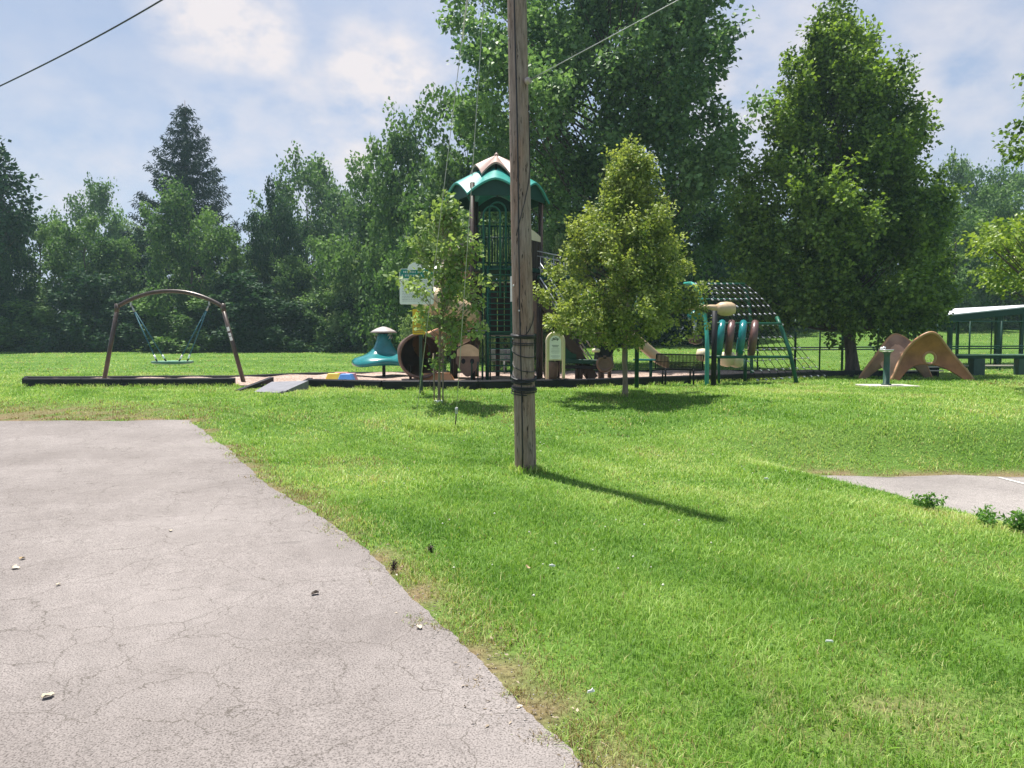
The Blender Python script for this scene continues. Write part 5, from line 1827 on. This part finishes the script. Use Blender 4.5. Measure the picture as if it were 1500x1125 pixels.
def patch(y0, y1, dens, hgt, wid, margin=1.2):
    xm = y1 * .72 + margin
    n = int(2 * xm * (y1 - y0) * dens)
    x = gr.uniform(-xm, xm, n); y = gr.uniform(y0, y1, n)
    keep = np.abs(x) < y * .72 + margin
    x, y = x[keep], y[keep]
    d = x - path_edge(y)
    w = wear_at(x, y)
    on_path = (d < gr.normal(0.01, .035, len(x)) - .17 * (fbm(x * 5, y * 5, 33) > .55)) & (y < path_end(x) + gr.normal(0, .04, len(x)))
    dl = x - lot_edge(y)
    on_lot = (dl > gr.normal(0, .04, len(x))) & (y < 10.33) 
    cl = fbm(x * 3.1, y * 3.1, 41)
    keep = ~on_path & ~on_lot & ~in_bed(x, y) & (gr.random(len(x)) > w * .88) & (gr.random(len(x)) < .45 + 1.0 * cl)
    ff = ((x - fp.x) / .78) ** 2 + ((y - fp.y) / .5) ** 2 > 1
    keep &= ff
    x, y, w, cl = x[keep], y[keep], w[keep], cl[keep]
    big = fbm(x * .45, y * .45, 13)
    h = hgt * (.45 + .9 * cl) * gr.uniform(.5, 1.35, len(x)) * (1 - .5 * w)
    return x, y, h, wid * gr.uniform(.6, 1.3, len(x)), np.clip(.06 + .50 * gr.random(len(x)) + .85 * (big - .38) + .35 * (fbm(x * 1.6, y * 1.6, 17) - .5) + .07 * np.sin((x * .8 + y * .45) * 5.2) + (gr.random(len(x)) < .035 + .5 * w + .62 * dryness(x, y)) * .62, 0, 1)


parts = [patch(2.2, 3.6, 12000, .046, .0034, .4), patch(3.6, 5.5, 8500, .046, .0042, .6), patch(5.5, 8, 4600, .047, .006, .8), patch(8, 12, 2000, .05, .0088, 1), patch(12, 19.6, 760, .055, .014, 1.5), patch(19.6, 29, 190, .06, .022, 1.5), patch(29, 62, 26, .07, .045, 2)]
# broad-leaved plants and clover growing low between the blades
n = 26000
x = gr.uniform(-4, 8, n); y = 2.3 + 8.5 * gr.random(n) ** 1.3
k_ = (fbm(x * .75, y * .75, 83) > .56) & (x - path_edge(y) > .12) & (x < lot_edge(y) - .1) & (np.abs(x) < y * .72 + .6) & (fbm(x * 5, y * 5, 85) > .42)
x, y = x[k_], y[k_]
parts.append((x, y, gr.uniform(.018, .04, len(x)), gr.uniform(.010, .017, len(x)), gr.uniform(.02, .34, len(x))))
# unmown fringe along the front timbers, the pole, posts and bench
fr = []
for i in range(len(FR) - 1):
    ln = (FR[i + 1] - FR[i]).length; n = int(ln * 260)
    t = gr.random(n); fx_ = FR[i].x + (FR[i + 1].x - FR[i].x) * t; fy_ = FR[i].y + (FR[i + 1].y - FR[i].y) * t - np.abs(gr.normal(.1, .07, n))
    k_ = fbm(fx_ * 2, fy_ * 0 + 1, 61) > .42
    fr.append((fx_[k_], fy_[k_]))
def ringp(c, r, n): 
    a = gr.uniform(0, 6.28, n); q = r + np.abs(gr.normal(0, .05, n)); return c.x + q * np.cos(a), c.y + q * np.sin(a)
for c, r, n in ((pb, .14, 420), (sp, .06, 90), (gnd(915, 581), .07, 160), (gnd(643, 590), .11, 110)): fr.append(ringp(c, r, n))
fxx = np.concatenate([a[0] for a in fr]); fyy = np.concatenate([a[1] for a in fr])
parts.append((fxx, fyy, .12 * gr.uniform(.4, 1.2, len(fxx)), np.full(len(fxx), .012), gr.uniform(.2, .8, len(fxx))))
# lusher clump between the guy anchors, and tufts in the path cracks
for (pa, pc, n, hh, ww) in (((596, 623), (640, 630), 1500, .13, .012), ((640, 628), (692, 626), 900, .10, .012), ((178, 656), (240, 655), 160, .02, .009), ((255, 654), (315, 653), 160, .022, .009), ((292, 714), (340, 714), 120, .015, .006)):
    a_, c_ = gnd(*pa), gnd(*pc); t = gr.random(n)
    parts.append((a_.x + (c_.x - a_.x) * t + gr.normal(0, .02, n), a_.y + (c_.y - a_.y) * t + gr.normal(0, .16 if hh > .05 else .012, n), hh * gr.uniform(.4, 1.2, n), np.full(n, ww), gr.uniform(.25, .7, n)))
x, y, h, wd, tn = [np.concatenate([p_[i] for p_ in parts]) for i in range(5)]
n = len(x)
z = terrain(x, y) - .004
az = gr.uniform(0, 2 * math.pi, n); ln_ = np.abs(gr.normal(.55, .5, n)) * h
lx_, ly_ = np.cos(az), np.sin(az); sx_, sy_ = -ly_, lx_
B = np.stack([x, y, z], 1); Sd = np.stack([sx_, sy_, np.zeros(n)], 1) * (wd / 2)[:, None]
Mid = B + np.stack([lx_ * ln_ * .3, ly_ * ln_ * .3, h * .58], 1)
Tip = B + np.stack([lx_ * ln_ * 1.15, ly_ * ln_ * 1.15, h * gr.uniform(.75, 1.0, n)], 1)
V = np.stack([B - Sd, B + Sd, Mid + Sd * .8, Mid - Sd * .8, Tip], 1).reshape(-1, 3)
i0 = np.arange(n) * 5
gm_ = fast_mesh('grass', V, quads=np.stack([i0, i0 + 1, i0 + 2, i0 + 3], 1), tris=np.stack([i0 + 3, i0 + 2, i0 + 4], 1), tone=np.repeat(tn, 5))
o = struct('grass', gm_, M['grass'], 'stuff')
tag(o, 'short green mown grass covering the lawn', 'grass', kind='stuff')
print('blades', n)

# ------------------------------------------------------------------ weeds, leaves, litter
def weed(px, py, label, nst, hh, sprd, m, name='weed', seed=0, leaf=.045, group=None, D=None):
    p = gnd(px, py); rg = np.random.default_rng(seed + 100)
    root = thing(name, label, 'weed', p, group)
    st = MB(); C, Dr = [], []
    for k in range(nst):
        a = rg.random() * 6.28; r = abs(rg.normal()) * sprd * .6; hgt = hh * rg.uniform(.5, 1.1)
        e = np.array([math.cos(a) * r, math.sin(a) * r, hgt])
        b0 = np.array([math.cos(a), math.sin(a), 0]) * rg.random() * sprd * .3
        pts = [b0, b0 + (e - b0) * .5 + UP * .1 * hgt, e]
        st.tube([p + Vector(q) for q in pts], [.004, .003, .002], 5)
        for s in np.linspace(.25, 1, 6): C.append(b0 + (e - b0) * s + UP * .1 * hgt * math.sin(s * 3.1)); Dr.append(unit(rg.normal(size=3) + UP * .5))
    C, Dr = np.array(C), np.array(Dr)
    link('leaves', leaves_mesh('leaves', C, Dr, np.full(len(C), leaf), 4, leaf, leaf * .5, seed, .8, .1, .6), m, root)
    st.build('stem', m, root)
g = 'weeds along the edge of the parking lot'
weed(1358, 746, 'leafy weed farthest from the frame edge along the parking lot', 10, .14, .12, M['weed'], seed=1, group=g)
weed(1449, 769, 'low leafy weed in the middle of the parking lot edge', 10, .10, .15, M['weed'], seed=2, group=g)
weed(1492, 779, 'leafy weed with tall stem at the right frame edge by the lot', 11, .16, .13, M['weed'], seed=3, group=g)
g = 'withered weeds by the path'
weed(577, 838, 'withered dark brown weed at the very edge of the asphalt path', 6, .07, .035, M['deadweed'], 'withered_weed', 4, .018, g)
weed(631, 809, 'withered brown weed standing in the grass a little off the path', 5, .06, .03, M['deadweed'], 'withered_weed', 5, .016, g)


def litter(px, py, size, m, label, seed, cat='leaf', name='fallen_leaf', group='fallen leaves', lift=.02, up=0.0):
    size *= .74; p = gnd(px, py, lift); rg = random.Random(seed)
    o = MB(); a0 = rg.random() * 6.28
    n_ = 12; ctr = Vector((0, 0, size * .10)); vs = [ctr]
    for k in range(n_):
        a = 2 * math.pi * k / n_; r = size * (.5 + .16 * math.cos(a) * 2 * .9) * (1 + .22 * math.sin(5 * a)) * .75
        vs.append(Vector((r * math.cos(a) * 1.25, r * math.sin(a) * .8, .28 * size * abs(math.sin(a)) * rg.uniform(.3, 1.0) + .004)))
    low = [v_ - Vector((0, 0, .003)) for v_ in vs]
    m4 = Matrix.Rotation(a0, 3, 'Z') @ Matrix.Rotation(up, 3, 'X')
    fs = [(0, 1 + k, 1 + (k + 1) % n_) for k in range(n_)]
    o.add([p + m4 @ v_ for v_ in vs] + [p + m4 @ v_ for v_ in low], fs + [(13 + f[0], 13 + f[2], 13 + f[1]) for f in fs] + [(1 + k, 14 + k, 14 + (k + 1) % n_, 1 + (k + 1) % n_) for k in range(n_)])
    ob = o.build(name, m); tag(ob, label, cat, group)
litter(65, 1022, .075, M['paleleaf'], 'pale dry leaf on the asphalt near the bottom left corner', 1)
litter(20, 832, .085, M['paleleaf'], 'pale dry leaf on the asphalt at the left edge', 2)
litter(31, 819, .07, M['dryleaf'], 'brown dry leaf just behind the pale one at the left edge', 3)
litter(84, 857, .05, M['paleleaf'], 'small pale leaf in the middle distance of the asphalt', 4)
litter(464, 869, .075, M['darkleaf'], 'nearly black dry leaf alone on the asphalt', 5)
litter(614, 918, .065, M['paleleaf'], 'pale leaf on the asphalt close to the grass edge', 6)
litter(250, 778, .06, M['paleleaf'], 'tiny pale leaf on the far part of the asphalt', 7)
litter(772, 832, .075, M['dryleaf'], 'tan dry leaf lying on the grass in the middle of the lawn', 8, lift=.05, up=.7)
litter(811, 830, .06, M['white'], 'small white scrap of paper in the grass right of the tan leaf', 9, 'scrap', 'paper_scrap', 'paper scraps', .05, .9)
litter(869, 1014, .055, M['white'], 'white scrap of paper in the grass near the path corner', 10, 'scrap', 'paper_scrap', 'paper scraps', .04, 1.1)
litter(1124, 702, .07, M['white'], 'white scrap of paper in the grass left of the parking lot', 11, 'scrap', 'paper_scrap', 'paper scraps', .05, .8)
litter(1218, 941, .055, M['signwhite'], 'white scrap of paper alone in the wide front lawn', 12, 'scrap', 'paper_scrap', 'paper scraps', .05, .8)

# bits of dead leaf and bark washed up along the path edge
n = 700
y = 2.0 + (Y_END - 2.2) * gr.random(n) ** 1.5; x = path_edge(y) + gr.normal(.02, .16, n)
k_ = fbm(x * 2.5, y * 2.5, 55) > .45; x, y = x[k_], y[k_]; n = len(x)
zc = terrain(x, y) + .018; a_ = gr.uniform(0, 6.28, n); L_ = gr.uniform(.004, .016, n); W_ = L_ * gr.uniform(.15, .6, n)
ca, sa = np.cos(a_), np.sin(a_)
P4 = [np.stack([x + ca * u * L_ - sa * v * W_, y + sa * u * L_ + ca * v * W_, zc + gr.uniform(-.002, .006, n)], 1) for u, v in ((-1, 0), (0, -1), (1, 0), (0, 1))]
V = np.stack(P4, 1).reshape(-1, 3); i0 = np.arange(n) * 4
ob = struct('leaf_litter', fast_mesh('leaf_litter', V, quads=np.stack([i0, i0 + 1, i0 + 2, i0 + 3], 1), tone=np.repeat(gr.random(n), 4)), leaf_mat('litter_bits', (.06, .04, .025), (.42, .34, .24), (1, 1, 1), .1), 'stuff')
tag(ob, 'bits of dead leaf and bark along the path edge', 'leaf litter', kind='stuff')

# loose gravel crumbs along the broken path edge
n = 1300
y = gr.uniform(1.8, Y_END, n) ** 1.0; y = 2.0 + (y - 1.8) * gr.random(n) ** .6
x = path_edge(y) + gr.normal(.04, .10, n)
r_ = gr.uniform(.0015, .006, n)
zc = terrain(x, y) + .014 * (x < path_edge(y)) + r_ * .3
oc2 = np.array([(1, 0, 0), (-1, 0, 0), (0, 1, 0), (0, -1, 0), (0, 0, .7), (0, 0, -.7)], float)
jit = gr.uniform(.6, 1.3, (n, 6, 1))
V = (np.stack([x, y, zc], 1)[:, None, :] + oc2[None] * r_[:, None, None] * jit).reshape(-1, 3)
ft2 = np.array([(0, 2, 4), (2, 1, 4), (1, 3, 4), (3, 0, 4), (2, 0, 5), (1, 2, 5), (3, 1, 5), (0, 3, 5)])
ob = struct('gravel', fast_mesh('gravel', V, tris=(ft2[None] + (np.arange(n) * 6)[:, None, None]).reshape(-1, 3)), mat('gravel_stone', (.34, .31, .28), .9, var=.3, scale=3), 'stuff')
tag(ob, 'loose gravel crumbs along the broken path edge', 'gravel', kind='stuff')

# white clover heads sprinkled in the lawn
n = 900
x = gr.uniform(-8, 14, n); y = gr.uniform(4.5, 19, n); k_ = (x - path_edge(y) > .4) & ~in_bed(x, y) & (x < lot_edge(y) - .2) & (fbm(x * .8, y * .8, 71) > .5)
x, y = x[k_], y[k_]; n = len(x); zc = terrain(x, y) + gr.uniform(.03, .06, n); r_ = gr.uniform(.006, .011, n)
oc = np.array([(1, 0, 0), (-1, 0, 0), (0, 1, 0), (0, -1, 0), (0, 0, 1), (0, 0, -1)], float)
V = (np.stack([x, y, zc], 1)[:, None, :] + oc[None] * r_[:, None, None]).reshape(-1, 3)
ft = np.array([(0, 2, 4), (2, 1, 4), (1, 3, 4), (3, 0, 4), (2, 0, 5), (1, 2, 5), (3, 1, 5), (0, 3, 5)])
ob = struct('clover_flowers', fast_mesh('clover_flowers', V, tris=(ft[None] + (np.arange(n) * 6)[:, None, None]).reshape(-1, 3)), mat('clover_white', (.62, .62, .5), .8), 'stuff')
tag(ob, 'tiny white clover heads scattered in the lawn', 'clover', kind='stuff')

# ------------------------------------------------------------------ light and sky
SUN_EL, AZ = R(73), math.atan2(-1.9, 2.5)       # azimuth measured from +Y towards +X
sd = bpy.data.lights.new('sun', 'SUN'); so = bpy.data.objects.new('sun', sd); COL.objects.link(so)
sd.energy = 5.0; sd.angle = R(.8); sd.color = (1.0, .955, .88)
sdir = Vector((math.sin(AZ) * math.cos(SUN_EL), math.cos(AZ) * math.cos(SUN_EL), math.sin(SUN_EL)))
so.rotation_euler = sdir.to_track_quat('Z', 'Y').to_euler()
so.location = (0, 0, 30)
w = bpy.data.worlds.new('World'); scene.world = w; w.use_nodes = True
nt = w.node_tree; N, L = nt.nodes, nt.links
bg = N['Background']
sky = N.new('ShaderNodeTexSky'); sky.sky_type = 'NISHITA'; sky.sun_disc = False
sky.sun_elevation = SUN_EL; sky.sun_rotation = AZ; sky.air_density = 1.0; sky.dust_density = 1.2; sky.ozone_density = 1.6; sky.altitude = 200
tc = N.new('ShaderNodeTexCoord')
# clouds: noise on the sky direction (broad veil) plus a few heaped puffs
nrm = N.new('ShaderNodeVectorMath'); nrm.operation = 'NORMALIZE'; L.new(tc.outputs['Generated'], nrm.inputs[0])
mp = N.new('ShaderNodeMapping'); mp.inputs['Scale'].default_value = (1, 1, 1.6); L.new(nrm.outputs[0], mp.inputs['Vector'])
veil = N.new('ShaderNodeTexNoise'); veil.inputs['Scale'].default_value = 2.6; veil.inputs['Detail'].default_value = 5; veil.inputs['Roughness'].default_value = .45; L.new(mp.outputs[0], veil.inputs['Vector'])
puffn = N.new('ShaderNodeTexNoise'); puffn.inputs['Scale'].default_value = 14; puffn.inputs['Detail'].default_value = 8; puffn.inputs['Roughness'].default_value = .55; L.new(mp.outputs[0], puffn.inputs['Vector'])
def math_(op, a, b_=None, clamp=False):
    q = N.new('ShaderNodeMath'); q.operation = op; q.use_clamp = clamp
    for i, s in enumerate((a, b_)):
        if s is None: continue
        if isinstance(s, (int, float)): q.inputs[i].default_value = s
        else: L.new(s, q.inputs[i])
    return q.outputs[0]
tot = None
for (px, py, rx, amt) in ((310, 10, .10, 1.0), (392, 60, .065, .9), (350, 38, .07, .9), (300, -60, .10, .8), (560, 122, .11, .95), (615, 108, .07, .75), (470, 165, .16, .45), (520, 230, .17, .5), (330, 190, .18, .32), (120, 260, .22, .30), (1110, 150, .16, .55), (1420, 100, .16, .40), (1330, 200, .14, .3), (1180, 60, .12, .35), (620, 40, .10, .2)):
    d = ray(px, py).normalized()
    ds = N.new('ShaderNodeVectorMath'); ds.operation = 'DISTANCE'; L.new(nrm.outputs[0], ds.inputs[0]); ds.inputs[1].default_value = d
    g_ = math_('SUBTRACT', 1.0, math_('DIVIDE', ds.outputs['Value'], rx), True)
    g_ = math_('MULTIPLY', g_, amt * 1.7)
    tot = g_ if tot is None else math_('MAXIMUM', tot, g_)
pm = math_('MULTIPLY', tot, math_('SUBTRACT', math_('MULTIPLY', puffn.outputs['Fac'], 3.4), 1.0), True)
vr = N.new('ShaderNodeMapRange'); vr.inputs[1].default_value = .42; vr.inputs[2].default_value = .72; vr.inputs[3].default_value = .54; vr.inputs[4].default_value = .72; L.new(veil.outputs['Fac'], vr.inputs[0])
cv = N.new('ShaderNodeMix'); cv.data_type = 'RGBA'
L.new(vr.outputs[0], cv.inputs['Factor']); L.new(sky.outputs['Color'], cv.inputs[6]); cv.inputs[7].default_value = (6.0, 7.0, 9.2, 1)
cm = N.new('ShaderNodeMix'); cm.data_type = 'RGBA'
L.new(pm, cm.inputs['Factor']); L.new(cv.outputs[2], cm.inputs[6]); cm.inputs[7].default_value = (8.6, 8.1, 8.3, 1)
L.new(cm.outputs[2], bg.inputs['Color'])
bg.inputs['Strength'].default_value = .054
# the summer haze: one closed box of thin air round the camera and everything built
hb = MB()
hx, hy0, hy1, hz0, hz1 = 240, -70, 270, -1.4, 34
hb.add([(-hx, hy0, hz0), (hx, hy0, hz0), (hx, hy1, hz0), (-hx, hy1, hz0), (-hx, hy0, hz1), (hx, hy0, hz1), (hx, hy1, hz1), (-hx, hy1, hz1)],
       [(0, 3, 2, 1), (4, 5, 6, 7), (0, 1, 5, 4), (1, 2, 6, 5), (2, 3, 7, 6), (3, 0, 4, 7)])
hm = bpy.data.materials.new('haze'); hm.use_nodes = True
hn = hm.node_tree.nodes; hn.remove(hn['Principled BSDF'])
pv = hn.new('ShaderNodeVolumePrincipled'); pv.inputs['Color'].default_value = (.62, .86, 1.0, 1); pv.inputs['Density'].default_value = .0005; pv.inputs['Anisotropy'].default_value = .25
hm.node_tree.links.new(pv.outputs[0], hn['Material Output'].inputs['Volume'])
ho = hb.build('haze', hm); ho['kind'] = 'stuff'
tag(ho, 'thin bluish summer haze over the field', 'haze', kind='stuff')
scene.cycles.volume_bounces = 1
vs_ = scene.view_settings
vs_.view_transform = 'Standard'; vs_.look = 'None'; vs_.exposure = 0.92; vs_.gamma = 1.0; vs_.use_curve_mapping = False
scene.cycles.max_bounces = 8; scene.cycles.transparent_max_bounces = 6
scene.cycles.diffuse_bounces = 4; scene.cycles.glossy_bounces = 3; scene.cycles.transmission_bounces = 4
